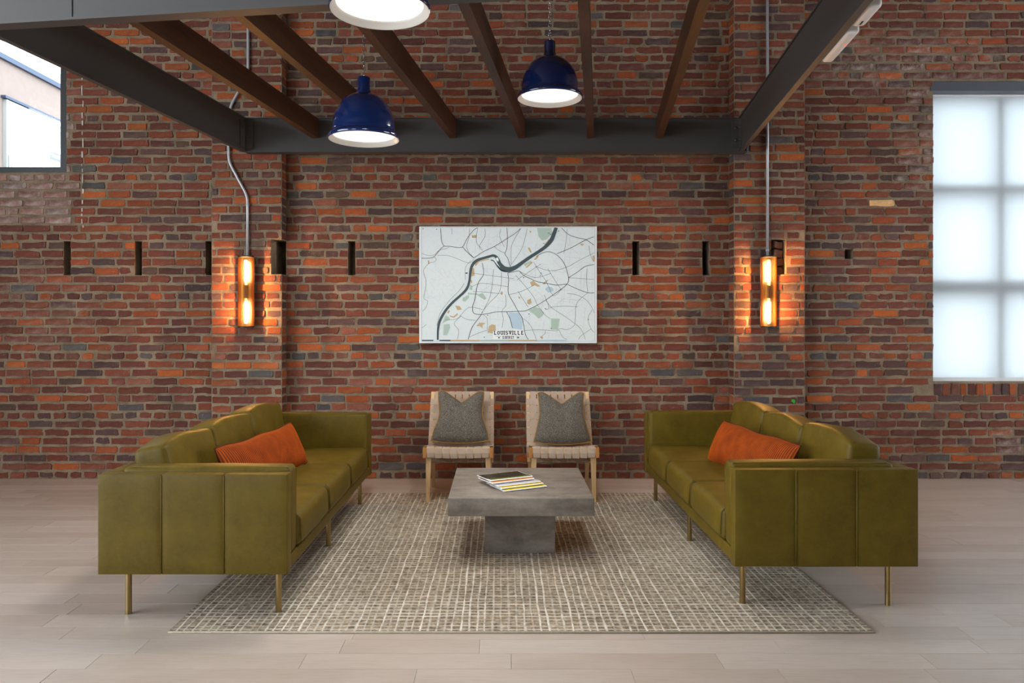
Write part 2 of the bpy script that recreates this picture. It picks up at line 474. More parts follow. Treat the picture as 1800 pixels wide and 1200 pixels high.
SZ0, SZ1 = Z0 + 23.5*CP, Z0 + 27.5*CP
def slot(px, wpx=13): return (wx(px-wpx/2), wx(px+wpx/2), SZ0, SZ1)
WIN_L = (-5.60, wx(117), wz(303), 4.15)
WIN_R = (wx(1640), 5.6, wz(672), wz(143))
def lay(x0, x1, z_top, holes, special=None):
    """courses of common bond: every seventh course of headers"""
    items = []
    n = int((z_top - Z0) / CP) + 1
    for i in range(n):
        z = Z0 + i*CP; head = (i % 7 == 0)
        x = x0 - R.uniform(0, 0.1 if head else 0.2)
        while x < x1:
            if head: L = R.uniform(0.088, 0.112)
            else:
                q = R.random(); L = R.uniform(0.185, 0.212) if q < 0.76 else (R.uniform(0.14, 0.18) if q < 0.9 else R.uniform(0.085, 0.12))
            j = R.uniform(0.010, 0.022) if not head else R.uniform(0.012, 0.028)
            segs = [(max(x, x0+0.004), min(x+L, x1-0.004))]
            ht = CP - R.uniform(0.015, 0.020) - (0.004 if head else 0)
            for (a, b, c, d) in holes:
                if z + ht*0.3 > c and z - ht*0.3 < d:
                    ns = []
                    for (s, e) in segs:
                        if e <= a or s >= b: ns.append((s, e)); continue
                        if a - s > 0.02: ns.append((s, a))
                        if e - b > 0.02: ns.append((b, e))
                    segs = ns
            for (s, e) in segs:
                if e - s < 0.022: continue
                rg = 0.9 if head else R.choice((0.15, 0.35, 0.35, 0.7, 1.0))
                zc = z + R.uniform(-0.003, 0.003); xc = (s+e)/2
                items.append(((xc, 0, zc), 0, e-s, ht, R.uniform(0.003, 0.009), rg, tone_at(xc, zc)))
            x += L + j
    return items
def slab(x0, x1, z0, z1, yf, yb, holes):
    """wall slab with holes (x0,x1,z0,z1,depth); depth None goes through"""
    xs = sorted({x0, x1, *[h[0] for h in holes], *[h[1] for h in holes]}); xs = [x for x in xs if x0 <= x <= x1]
    zs = sorted({z0, z1, *[h[2] for h in holes], *[h[3] for h in holes]}); zs = [z for z in zs if z0 <= z <= z1]
    m = MB()
    def dep(x, z):
        for h in holes:
            if h[0] < x < h[1] and h[2] < z < h[3]: return yb if h[4] is None else yf + h[4]
        return yf
    nx, nz = len(xs)-1, len(zs)-1
    D = [[dep((xs[i]+xs[i+1])/2, (zs[k]+zs[k+1])/2) for k in range(nz)] for i in range(nx)]
    for i in range(nx):
        for k in range(nz):
            a, b, c, d = xs[i], xs[i+1], zs[k], zs[k+1]; y = D[i][k]
            if y < yb:
                m.poly([(a,y,c),(b,y,c),(b,y,d),(a,y,d)]); m.poly([(a,yb,c),(a,yb,d),(b,yb,d),(b,yb,c)])
            y2 = D[i+1][k] if i+1 < nx else yb
            if y2 != y: m.poly([(b,y,c),(b,y2,c),(b,y2,d),(b,y,d)])
            y2 = D[i][k+1] if k+1 < nz else yb
            if y2 != y: m.poly([(a,y,d),(b,y,d),(b,y2,d),(a,y2,d)])
            if i == 0 and y < yb: m.poly([(a,yb,c),(a,y,c),(a,y,d),(a,yb,d)])
            if k == 0 and y < yb: m.poly([(a,yb,c),(b,yb,c),(b,y,c),(a,y,c)])
    return m
HT = 4.95
PL0, PL1 = -2.325, -1.762        # left pilaster faces in metres, wall plane
PR0, PR1 = 1.878, 2.447
PD = 0.125
def bay(name, label, x0, x1, holes, extra=None):
    o = slab(x0, x1, 0, HT, 0, 0.34, holes).build(name, MORTAR)
    tag(o, label, 'wall', kind='structure')
    items = lay(x0, x1, HT - 0.04, [h[:4] for h in holes])
    if extra: items = extra(items)
    emit_bricks(o, items)
    return o
def right_extra(items):
    # a course of upright bricks under the right window
    z0, z1 = wz(694), wz(674); keep = []
    yb = min((it for it in items if it[2] > 0.15), key=lambda it: math.hypot(it[0][0]-wx(1556), (it[0][2]-wz(355))*3))
    for it in items:
        x, z = it[0][0], it[0][2]
        if x + it[2]/2 > WIN_R[0] + 0.03 and z0 - 0.02 < z < z1 + 0.02: continue
        if it is yb:
            it = it[:6] + ((s2l(226), s2l(184), s2l(128), 0.05),)
        keep.append(it)
    x = WIN_R[0] + 0.008
    while x < WIN_R[1]:
        wd = R.uniform(0.050, 0.060)
        keep.append(((x + wd/2, 0, (z0+z1)/2), 0, wd, z1 - z0, R.uniform(0.005, 0.009), 0.3, tone_at(x, z0)))
        x += wd + R.uniform(0.010, 0.015)
    return keep
bay('wall_back_left', 'weathered red brick wall bay left of the left pilaster with a window', -6.6, PL0, [WIN_L + (None,)] + [slot(p) + (0.2,) for p in (118, 243, 368)])
bay('wall_back_center', 'weathered red brick wall bay between the two pilasters behind the map', PL1, PR0, [slot(p) + (0.2,) for p in (618, 1118, 1241)])
bay('wall_back_right', 'weathered red brick wall bay right of the right pilaster around the shaded window', PR1, 6.6,
    [WIN_R + (None,), (wx(1485), wx(1500), wz(455), wz(438), 0.15)], right_extra)
def pilaster(name, label, x0, x1, inner, notch):
    """brick pier on the wall; inner: +1 when its shown side faces +x; notch: hole in the front (x0,x1,z0,z1)"""
    nx0, nx1, nz0, nz1 = notch
    m = MB()
    m.box(x0, x1, -PD, 0.34, 0, nz0); m.box(x0, x1, -PD, 0.34, nz1, HT)
    if nx0 > x0: m.box(x0, nx0, -PD, 0.34, nz0, nz1)
    if nx1 < x1: m.box(nx1, x1, -PD, 0.34, nz0, nz1)
    m.box(max(nx0, x0), min(nx1, x1), 0.20, 0.34, nz0, nz1)
    o = m.build(name, MORTAR); tag(o, label, 'pilaster', kind='structure')
    items = [((c[0], -PD, c[2]), rz, wd, ht, pr, rg*0.6, t) for (c, rz, wd, ht, pr, rg, t) in lay(x0, x1, HT-0.04, [notch])]
    for side in (-1, 1):
        xs = x1 if side > 0 else x0
        for i in range(int((HT-0.07)/CP)+1):
            z = Z0 + i*CP
            if side == inner and nz0 < z < nz1 and (nx1 >= x1 if side > 0 else nx0 <= x0): continue
            items.append(((xs, -PD/2 - 0.002, z), math.pi/2*side, PD - 0.014, CP-0.015, R.uniform(0.003, 0.006), 0.4, tone_at(xs, z)))
    emit_bricks(o, items)
    return o
pil_l = pilaster('wall_pilaster_left', 'brick pilaster carrying the left amber wall lamp', PL0, PL1, 1, (PL1 - 0.085, PL1 + 0.02, SZ0, SZ1))
pil_r = pilaster('wall_pilaster_right', 'brick pilaster carrying the right amber wall lamp', PR0, PR1, -1, (wx(1354)-0.04, wx(1381)-0.045, SZ0, SZ1))
# broken brick bats left in the pocket beside the right lamp
for k, (dz, rot) in enumerate(((0.03, 0.1), (0.10, -0.2), (0.17, 0.25), (0.24, 0.05))):
    vs, fs = brick_geo(0.085, 0.06, 0.05, 0.9)
    m = MB().add(vs, fs); b_ = m.build('brick', BRICK, pil_r); set_tone(b_.data, [(0.16, 0.06, 0.03, 0.1)] * len(m.v))
    b_.location = ((wx(1354)+wx(1381))/2 - 0.043, -0.045, SZ0 + dz); b_.rotation_euler = (0, rot, 0.3)

# old paint on the bricks: a broken white line in the left bay, a green dab on the right pilaster
WPAINT = plain('flaking_white_paint', rgb(196, 190, 184), 0.9, 0, 0.15, 60)
lw = bpy.data.objects['wall_back_left']
m = MB(); zz = wz(400)
while zz < wz(135):
    L = R.uniform(0.015, 0.08); x = wx(146) + R.uniform(-0.006, 0.006); h = R.uniform(0.003, 0.006)
    m.box(x-h, x+h*R.uniform(0.5, 1.2), -0.0115, -0.002, zz, zz+L); zz += L + R.uniform(0.01, 0.07)
tag(m.build('paint_line', WPAINT, lw), kind='stuff')
m = MB(); c = pxp0 = ((1393.5-880)/218.5, -PD-0.0108, EYE-(705-560)/218.5)
m.add([(c[0]+a*0.006, c[1], c[2]+b*0.006) for a, b in ((-2,2.6),(0.5,3),(2.2,1.5),(2.6,-1),(1,-3),(-0.6,-1.2),(-2.2,-0.2))] + [(c[0]+a*0.006, c[1]+0.006, c[2]+b*0.006) for a, b in ((-2,2.6),(0.5,3),(2.2,1.5),(2.6,-1),(1,-3),(-0.6,-1.2),(-2.2,-0.2))],
      [tuple(range(6, -1, -1))] + [(i, (i+1) % 7, 7+(i+1) % 7, 7+i) for i in range(7)])
m.build('paint_dab', plain('green_paint', rgb(20, 170, 50), 0.5), pil_r)

# room shell out of the picture
def wall_plain(name, label, mb): return tag(mb.build(name, PLASTER), label, 'wall', kind='structure')
XW, YR = 7.4, -11.4
def open_wall(name, label, axis_x, hole_list, length):
    m = slab(-length/2, length/2, 0, HT, 0, 0.3, [h + (None,) for h in hole_list])
    return m
XLW = 6.15
m = open_wall('wall_left', '', True, [(-2.4, 3.2, 0.5, 4.2)], 13.2)
o = m.build('wall_left', PLASTER); o.rotation_euler = (0, 0, math.pi/2); o.location = (-XLW, -6.6, 0)
tag(o, 'brick-brown side wall with a tall window at the far left, outside the picture', 'wall', kind='structure')
m = open_wall('wall_right', '', True, [(-4.2, -1.4, 0.6, 3.6)], 12.0)
o = m.build('wall_right', PLASTER); o.rotation_euler = (0, 0, -math.pi/2); o.location = (XW, -5.6, 0)
tag(o, 'brick-brown side wall with a window at the far right, outside the picture', 'wall', kind='structure')
m = open_wall('wall_rear', '', True, [(3.2, 5.6, 1.0, 3.4)], 2*XW)
o = m.build('wall_rear', PLASTER); o.rotation_euler = (0, 0, math.pi); o.location = (0, YR, 0)
tag(o, 'brick-brown wall with a tall window behind the camera', 'wall', kind='structure')
tag(MB().box(-XW, XW, YR, 0.34, HT, HT+0.15).build('ceiling', CEIL), 'dark wooden ceiling deck high above the joists', 'ceiling', kind='structure')

# ---------------------------------------------------------------- floor
fl = MB().box(-XW, XW, YR, 0.30, -0.10, -0.013).build('floor', plain('floor_underlay', rgb(84, 70, 60), 0.8, 0, 0.05))
tag(fl, 'limed oak plank floor', 'floor', kind='structure')
PW = 0.127; rest = MB(); npl = 0
plank_meshes = {}
def plank_mesh(L):
    key = round(L, 2)
    if key not in plank_meshes:
        hx, hy, b_ = key/2 - 0.0006, PW/2 - 0.0006, 0.0005
        vs = [(-hx,-hy,-0.012),(hx,-hy,-0.012),(hx,hy,-0.012),(-hx,hy,-0.012),(-hx,-hy,-b_),(hx,-hy,-b_),(hx,hy,-b_),(-hx,hy,-b_),
              (-hx+b_,-hy+b_,0),(hx-b_,-hy+b_,0),(hx-b_,hy-b_,0),(-hx+b_,hy-b_,0)]
        fs = [(8,9,10,11)] + [(i, (i+1) % 4, 4+(i+1) % 4, 4+i) for i in range(4)] + [(4+i, 4+(i+1) % 4, 8+(i+1) % 4, 8+i) for i in range(4)]
        me = bpy.data.meshes.new('plank'); me.from_pydata(vs, [], fs); me.materials.append(PLANK); plank_meshes[key] = me
    return plank_meshes[key]
row = 0; y = -PW/2
while y > YR:
    depth = y + D0; half = 920/F*max(depth, 0.1) + 0.2
    x = -XW + R.uniform(-1.0, 0)
    while x < XW:
        L = round(R.choice((0.55, 0.8, 1.05, 1.2, 1.2, 1.35)), 2); xc = x + L/2
        vis = depth > 2.5 and xc + L/2 > -half and xc - L/2 < half
        if vis and npl < 300:
            o = link_mesh('plank', plank_mesh(L), fl); o.location = (xc, y, R.uniform(-0.0004, 0.0004)); npl += 1
        else:
            me = plank_mesh(L); rest.add([v.co for v in me.vertices], [tuple(p.vertices) for p in me.polygons], Matrix.Translation((xc, y, 0)))
        x += L
    y -= PW; row += 1
tag(rest.build('planking', PLANK, fl), kind='stuff')

# ---------------------------------------------------------------- windows
w1 = empty('window_1', ((WIN_L[0]+WIN_L[1])/2, 0.10, WIN_L[2]))
tag(w1, 'black framed clear window high in the left brick wall', 'window', kind='structure')
def wpart(root, name, mat, *boxes):
    m = MB(); ox, oy, oz = root.location
    for (a, b, c, d, e, f) in boxes: m.box(a-ox, b-ox, c-oy, d-oy, e-oz, f-oz)
    return m.build(name, mat, root)
x0, x1, z0, z1 = WIN_L; FW = 0.062
wpart(w1, 'frame', BLACKF, (x1-FW, x1+0.02, 0.02, 0.16, z0-0.02, z1), (x0, x0+FW, 0.02, 0.16, z0-0.02, z1), (x0+FW, x1-FW, 0.02, 0.16, z0-0.02, z0+0.048), (x0+FW, x1-FW, 0.02, 0.16, z1-FW, z1))
wpart(w1, 'pane', GLASS, (x0+FW, x1-FW, 0.085, 0.09, z0+0.038, z1-FW))
x0, x1, z0, z1 = WIN_R
w2 = empty('window_2', ((x0+x1)/2, 0.2, z0)); tag(w2, 'tall steel framed window behind the white roller shade', 'window', kind='structure')
zt = wz(160)
wpart(w2, 'frame', BLACKF, (x0-0.03, x0+0.02, 0.16, 0.24, z0, zt), (x1-0.05, x1, 0.16, 0.24, z0, zt), (x0, x1, 0.16, 0.24, z0, z0+0.045), (x0, x1, 0.16, 0.24, zt-0.03, zt))
for a in (1777, 1914):
    wpart(w2, 'muntin', BLACKF, (wx(a)-0.036, wx(a)+0.036, 0.165, 0.235, z0, zt))
for a, h_ in ((326, 0.04), (501, 0.058)):
    wpart(w2, 'rail', BLACKF, (x0, x1, 0.165, 0.235, wz(a)-h_, wz(a)+h_))
wpart(w2, 'pane', GLASS, (x0, x1, 0.205, 0.210, z0, zt))
ln = MB().box(x0-0.02, x1, -0.004, 0.2, zt, z1-0.004).build('trim_1', plain('slate_steel', rgb(74, 78, 88), 0.5))
tag(ln, 'black steel lintel over the right window', 'lintel', kind='structure')
sh = empty('roller_shade', ((x0+x1)/2, 0.08, z0)); tag(sh, 'white translucent roller shade drawn down over the right window', 'roller shade')
wpart(sh, 'cloth', SHADE, (x0+0.004, x1-0.01, 0.118, 0.1195, z0+0.03, zt+0.002))
wpart(sh, 'bottom_bar', WHITEP, (x0+0.004, x1-0.01, 0.108, 0.124, z0+0.002, z0+0.032))
wpart(sh, 'head_rail', WHITEP, (x0+0.004, x1-0.01, 0.10, 0.135, zt-0.012, zt))

# ---------------------------------------------------------------- outdoors, seen through the left window
gnd = MB().box(-40, 40, 0.6, 60, -0.4, -0.2).build('street_ground', plain('asphalt', rgb(140, 140, 140), 0.9, 0, 0.1, 1))
tag(gnd, 'pale street ground outside the windows', 'ground', kind='structure')
WBR = plain('pale_facade_brick', rgb(126, 112, 106), 0.9, 0, 0.10, 9)
WPT = plain('white_facade_paint', rgb(158, 162, 162), 0.8)
FBL = plain('blue_flashing', rgb(40, 58, 84), 0.6)
WGL = plain('dim_window_glass', rgb(50, 62, 78), 0.15)
bx = -7.0
nb = empty('neighbour_building', (bx, 6.0, -0.2))
tag(nb, 'pale brick building across the alley seen through the left window', 'building')
def nbp(name, mat, *boxes, parent=None):
    m = MB(); ox, oy, oz = nb.location
    for (a, b, c, d, e, f) in boxes: m.box(a-ox, b-ox, c-oy, d-oy, e-oz, f-oz)
    return m.build(name, mat, parent or nb)
nbp('wall', WBR, (bx-4, bx, 1.0, 16, -0.2, 4.95))
nbp('roof_flashing', FBL, (bx-4, bx+0.05, 1.0, 16, 4.95, 5.02))
nbp('parapet', WPT, (bx-4.2, bx-0.15, 1.0, 16, 5.02, 5.30))
nbp('storefront_surround', WPT, (bx, bx+0.05, 4.33, 5.33, 0.6, 4.40))
nbp('storefront_lintel', FBL, (bx, bx+0.07, 4.28, 9.0, 4.41, 4.445))
wn_ = nbp('window', WPT, (bx+0.05, bx+0.07, 4.36, 5.2, 0.9, 3.62))
nbp('pane', plain('bright_window_glass', rgb(132, 146, 148), 0.2), (bx+0.07, bx+0.075, 4.40, 5.12, 0.95, 3.55), parent=wn_)
for k in range(4):
    yy = 5.37 + k*1.3
    wn_ = nbp('window', WPT, (bx, bx+0.06, yy, yy+0.8, 3.90, 4.41))
    nbp('pane', WGL, (bx+0.06, bx+0.065, yy+0.1, yy+0.70, 4.00, 4.35), parent=wn_)
    nbp('sill', FBL, (bx+0.0, bx+0.10, yy-0.05, yy+0.85, 3.80, 3.84), parent=wn_)
    wn_ = nbp('window', WPT, (bx, bx+0.06, yy, yy+0.8, 2.4, 3.66))
    nbp('pane', WGL, (bx+0.06, bx+0.065, yy+0.1, yy+0.70, 2.5, 3.58), parent=wn_)

# ---------------------------------------------------------------- steel frame and joists
SK = 0.1346                                     # the frame is skewed: its beams run x by -SK per metre to the camera
ZB, ZT = 2.632, 2.905                           # underside and top of the steel
YB = Y(5.85)                                    # front face of the rear beam
def xs_at(xw, y): return xw - SK * (YB - y)
def profile_beam(name, p0, p1, prof, mat, parent=None):
    """extrude a closed (u,z) profile from p0 to p1; u to the right hand of the run"""
    p0, p1 = Vector(p0), Vector(p1); d = (p1 - p0); d.z = 0; d.normalize(); u = Vector((d.y, -d.x, 0))
    n = len(prof)
    vs = [p0 + u*a + Vector((0,0,b)) for a, b in prof] + [p1 + u*a + Vector((0,0,b)) for a, b in prof]
    fs = [tuple(range(n)), tuple(reversed(range(n, 2*n)))] + [(i, n+i, n+(i+1) % n, (i+1) % n) for i in range(n)]
    return MB().add(vs, fs).build(name, mat, parent)
def channel(t, fl_out, ft, z0, z1):
    """web of thickness t at u 0..t, flanges out to fl_out"""
    return [(-0.009, z0), (fl_out, z0), (fl_out, z0+ft), (t, z0+ft), (t, z1-ft), (fl_out, z1-ft), (fl_out, z1), (-0.009, z1), (-0.009, z1-ft), (0, z1-ft), (0, z0+ft), (-0.009, z0+ft)]
def ibeam(t, a, ft, z0, z1):
    h = t/2
    return [(-a, z0), (a, z0), (a, z0+ft), (h, z0+ft), (h, z1-ft), (a, z1-ft), (a, z1), (-a, z1), (-a, z1-ft), (-h, z1-ft), (-h, z0+ft), (-a, z0+ft)]
XL, XR = -2.025, 1.892                           # inner faces of the side beams at the rear beam
ZNEAR = 3.345                                   # depth of the front beam where it leaves the picture at the left
def y_front(x): return Y(ZNEAR) - SK*(x + 2.26)
rb = empty('steel_beam', (0, YB, ZB)); tag(rb, 'dark grey steel cross beam running along the brick wall', 'beam')
q = profile_beam('web', (XL-0.01, YB+0.012, 0), (XR+0.06, YB+0.012, 0), [(-0.006, ZB), (0.012, ZB), (0.012, ZB+0.008), (0.0, ZB+0.008), (0.0, ZT-0.008), (0.012, ZT-0.008), (0.012, ZT), (-0.006, ZT)], STEEL, None)
q.parent = rb; q.matrix_parent_inverse = Matrix.Translation(rb.location).inverted()
def keep(o, root):
    o.parent = root; o.matrix_parent_inverse = Matrix.Translation(root.location).inverted(); return o
keep(MB().box(XL, XR+0.06, YB+0.018, YB+0.09, ZB, ZB+0.010).box(XL, XR, YB+0.018, YB+0.09, ZT-0.010, ZT).build('flange', STEEL), rb)
def bolt(parent, p, axis):
    m = MB(); m.lathe([(0.0, 0.011), (0.007, 0.010), (0.011, 0.005), (0.012, 0.0)], 10)
    o = m.build('bolt', BOLT, None, smooth=True); o.location = p
    o.rotation_euler = Vector(axis).to_track_quat('Z', 'Y').to_euler(); o.parent = parent
    o.matrix_parent_inverse = Matrix.Translation(parent.location).inverted()
for (a, b_) in ((XL+0.004, XL+0.066), (XR-0.066, XR-0.004)):
    cl = keep(rbox(a, b_, YB-0.010, YB+0.001, ZB+0.026, ZT-0.030, 0.002, 1).build('clip_angle', STEEL), rb)
    for zz in (ZB+0.09, ZB+0.185): bolt(rb, ((a+b_)/2, YB-0.010, zz), (0, -1, 0))
keep(MB().box(XR+0.028, XR+0.075, YB+0.012, YB+0.03, ZB+0.008, ZB+0.075).build('end_plate', plain('blue_grey_steel', rgb(96, 104, 118), 0.5)), rb)
def side_beam(label, xw, sign):
    yf = y_front(xs_at(xw, Y(3.2))) ; root = empty('steel_beam', (xw, YB, ZB)); tag(root, label, 'beam')
    yb_ = YB - 0.0
    prof = channel(0.012, 0.026, 0.010, ZB, ZT)
    if sign < 0: prof = [(-a, b) for a, b in reversed(prof)]
    # run from the rear beam to the front beam: right hand of a run to -y is -x
    p0 = (xs_at(xw, yb_), yb_, 0); p1 = (xs_at(xw, yf), yf, 0)
    keep(profile_beam('web', p0, p1, prof, STEEL), root)
    ca = MB()
    s = sign
    e0 = Vector((xs_at(xw, YB-0.012), YB-0.012, 0)); e1 = Vector((xs_at(xw, YB-0.085), YB-0.085, 0)); n_ = Vector((s*0.009, 0, 0))
    pts = [e0, e1, e1+n_, e0+n_]
    ca.add([(p.x, p.y, ZB+0.03) for p in pts] + [(p.x, p.y, ZT-0.04) for p in pts], [(0,1,2,3),(7,6,5,4),(0,4,5,1),(1,5,6,2),(2,6,7,3),(3,7,4,0)])
    keep(ca.build('clip_angle', STEEL), root)
    for zz in (ZB+0.09, ZB+0.185):
        bolt(root, (xs_at(xw, YB-0.05)+s*0.009, YB-0.05, zz), (s, 0, 0))
    return root
side_beam('dark grey steel side beam at the left, slanting down to the left pilaster', XL, 1)
side_beam('dark grey steel side beam at the right, carrying the white fixtures', XR, -1)
fb = empty('steel_beam', (-1.0, y_front(-1.0), ZB)); tag(fb, 'grey steel front beam nearest the camera, across the top left corner', 'beam')
keep(profile_beam('web', (-3.6, y_front(-3.6), 0), (2.4, y_front(2.4), 0), ibeam(0.012, 0.034, 0.012, ZB, ZT+0.02), STEEL), fb)
kx = -1.905
keep(profile_beam('splice_plate', (kx-0.385, y_front(kx-0.385), 0), (kx, y_front(kx), 0), [(0.004, ZB+0.014), (0.010, ZB+0.014), (0.010, ZT+0.004), (0.004, ZT+0.004)], STEEL), fb)
JB = ZB + 0.108; JW = 0.052
JN = ('first wooden joist, beside the left steel beam', 'second wooden joist from the left, ending behind the lower left pendant',
      'third wooden joist from the left steel beam', 'fourth wooden joist from the left, behind the right pendant',
      'fifth wooden joist from the left, seen almost end on', 'sixth wooden joist from the left, nearest the right steel beam')
for k in range(6):
    xr = (560 + 121*k - 880) / (F/5.85)
    yb_, yf = YB - 0.002, None
    yf = y_front(xs_at(xr, Y(3.3))) + 0.012
    a = [(xs_at(xr, yb_)-JW, yb_), (xs_at(xr, yb_), yb_), (xs_at(xr, yf), yf), (xs_at(xr, yf)-JW, yf)]
    yo = (yb_+yf)/2; root = Vector((xs_at(xr, yo), yo, JB))
    m = MB()
    m.add([(p[0]-root.x, p[1]-root.y, 0) for p in a] + [(p[0]-root.x, p[1]-root.y, ZT-0.012-JB) for p in a],
          [(3,2,1,0),(4,5,6,7),(0,1,5,4),(1,2,6,5),(2,3,7,6),(3,0,4,7)])
    o = m.build('wood_joist', JOIST); o.location = root; tag(o, JN[k], 'joist', 'wooden joists between the steel beams')

# white fixtures on the outer side of the right beam
def beam_pt(depth, out, z):
    y = Y(depth); return Vector((xs_at(XR, y) + out, y, z))
ang = math.atan(SK)
def fixture(name, label, cat, d0, d1, out, hgt, z):
    p = beam_pt((d0+d1)/2, 0.03 + out/2, z); root = empty(name, p, -ang); tag(root, label, cat)
    L = d1 - d0
    vs, fs = box_grid(out/2, L/2, hgt/2, min(out, hgt)*0.3, (1,2,1), 4)
    MB().add(vs, fs).build('housing', WHITEP, root, smooth=True)
    rbox(-out/2-0.012, -out/2+0.004, -L*0.3, L*0.3, -hgt*0.3, hgt*0.3, 0.002).build('bracket', BLACKM, root)
    return root, L
r_, L = fixture('emergency_light', 'long white emergency light with a red indicator on the outer side of the right beam', 'light', 3.40, 3.80, 0.06, 0.085, ZB+0.036)
m = MB().lathe([(0.0, 0.004), (0.004, 0.003), (0.005, 0)], 10); o = m.build('indicator', LED, r_, smooth=True)
o.location = (0.012, -0.05, -0.042); o.rotation_euler = (math.pi, 0, 0)
r_, L = fixture('beam_fixture', 'short rounded white fixture nearer the camera on the outer side of the right beam', 'fixture', 3.13, 3.35, 0.062, 0.08, ZB+0.04)
o = rbox(-0.004, 0.004, -0.02, 0.02, -0.0415, -0.039, 0.001, 1).build('slot', BLACKM, r_); o.location = (0, 0.06, 0)

# ---------------------------------------------------------------- conduits
def conduit(label, pts, clips):
    o = empty('conduit_pipe', pts[0]); tag(o, label, 'conduit')
    P = []
    pts = [Vector(p) for p in pts]
    for i, p in enumerate(pts):            # round the bends
        if 0 < i < len(pts)-1:
            a = (pts[i-1]-p).normalized(); b = (pts[i+1]-p).normalized(); d = 0.05
            for t in (0.0, 0.25, 0.5, 0.75, 1.0): P.append(p + a*d*(1-t)**2 + b*d*t**2)
        else: P.append(p)
    keep(MB().tube(P, 0.0105, 12).build('pipe', GALV, smooth=True), o)
    for c in clips:
        c = Vector(c); keep(MB().tube([c + Vector((0,0,-0.009)), c + Vector((0,0,0.009))], 0.0135, 12).build('strap', GALV, smooth=True), o)
    return o
PF = -PD - 0.022                              # centre of pipes on the pilaster front
sP = F / (D0 + PF)
def pxp(px, py): return ((px-880)/sP, PF, EYE - (py-560)/sP)
conduit('bent galvanised conduit rising from the left wall lamp', [pxp(435, 454), pxp(435, 345), pxp(402, 284), pxp(402, 214), pxp(405, 186), pxp(436, 132), pxp(436, -80)], [pxp(435, 360), pxp(402, 262)])
conduit('straight galvanised conduit rising from the right wall lamp', [pxp(1349, 452), pxp(1349, 200), pxp(1349, -80)], [pxp(1349, 440)])

# ---------------------------------------------------------------- wall lamps
FIL = mat_emit('glowing_filament', (1.0, 0.48, 0.15, 1), 7500)
m_, nt_, b_ = new_mat('amber_bulb_glass'); b_.inputs['Base Color'].default_value = (1.0, 0.74, 0.4, 1); b_.inputs['Roughness'].default_value = 0.05; b_.inputs['Alpha'].default_value = 0.25
b_.inputs['Emission Color'].default_value = (1.0, 0.5, 0.14, 1); b_.inputs['Emission Strength'].default_value = 1.6
BULB = m_
def wall_lamp(label, px):
    x = (px-880)/F*(D0-PD-0.075); zb, ztp = EYE-(574-560)/219.5, EYE-(452-560)/219.5
    H = ztp - zb; r = 0.060
    root = empty('wall_lamp', (x, -PD-0.085, zb)); tag(root, label, 'wall lamp', 'amber wall lamps on the pilasters')
    rbox(-0.056, 0.056, 0.036, 0.042, 0.0, H, 0.002, 1).build('back_plate', BLACKM, root)
    rbox(-0.03, 0.03, 0.042, 0.082, H*0.4, H*0.6, 0.003, 1).build('wall_bracket', BLACKM, root)
    for z in (0.0, H):
        m = MB().lathe([(0, z-0.005), (r+0.002, z-0.005), (r+0.002, z+0.005), (0, z+0.005)], 36)
        m.build('end_cap', BLACKM, root, auto=30)
    wires = MB(); n = 72
    for k in range(n):
        q = 2*math.pi*k/n; c, s = math.cos(q), math.sin(q)
        if s > 0.62: continue
        a = 0.0010
        u = Vector((-s, c, 0))*a*0.9; v = Vector((c, s, 0))*a
        p = Vector((r*c, r*s, 0)); pts = [p-u-v, p+u-v, p+u+v, p-u+v]
        wires.add([(w_.x, w_.y, 0.004) for w_ in pts] + [(w_.x, w_.y, H-0.004) for w_ in pts], [(0,1,5,4),(1,2,6,5),(2,3,7,6),(3,0,4,7)])
    wires.build('wire_shade', AMBER, root)
    zc = H/2
    MB().lathe([(0, zc-0.052), (0.019, zc-0.052), (0.019, zc+0.052), (0, zc+0.052)], 20).build('socket', BLACKM, root, auto=30)
    for s in (-1, 1):
        prof = [(0.008, 0.052), (0.011, 0.060), (0.011, 0.075), (0.0155, 0.088), (0.0155, 0.235), (0.012, 0.250), (0.0, 0.256)]
        b = MB().lathe([(a, zc + s*h) for a, h in (prof if s > 0 else prof)], 18).build('bulb', BULB, root, smooth=True)
        loop = []
        for k in range(9):
            t = k/8; loop.append((0.005*(1 if k % 2 else -1), 0.004*math.sin(k*2.2), zc + s*(0.085 + 0.150*t)))
        MB().tube(loop, 0.0032, 6).build('filament', FIL, b)
    return root
wall_lamp('amber wire wall lamp on the left pilaster below the bent conduit', 433)
wall_lamp('amber wire wall lamp on the right pilaster below the straight conduit', 1350.5)

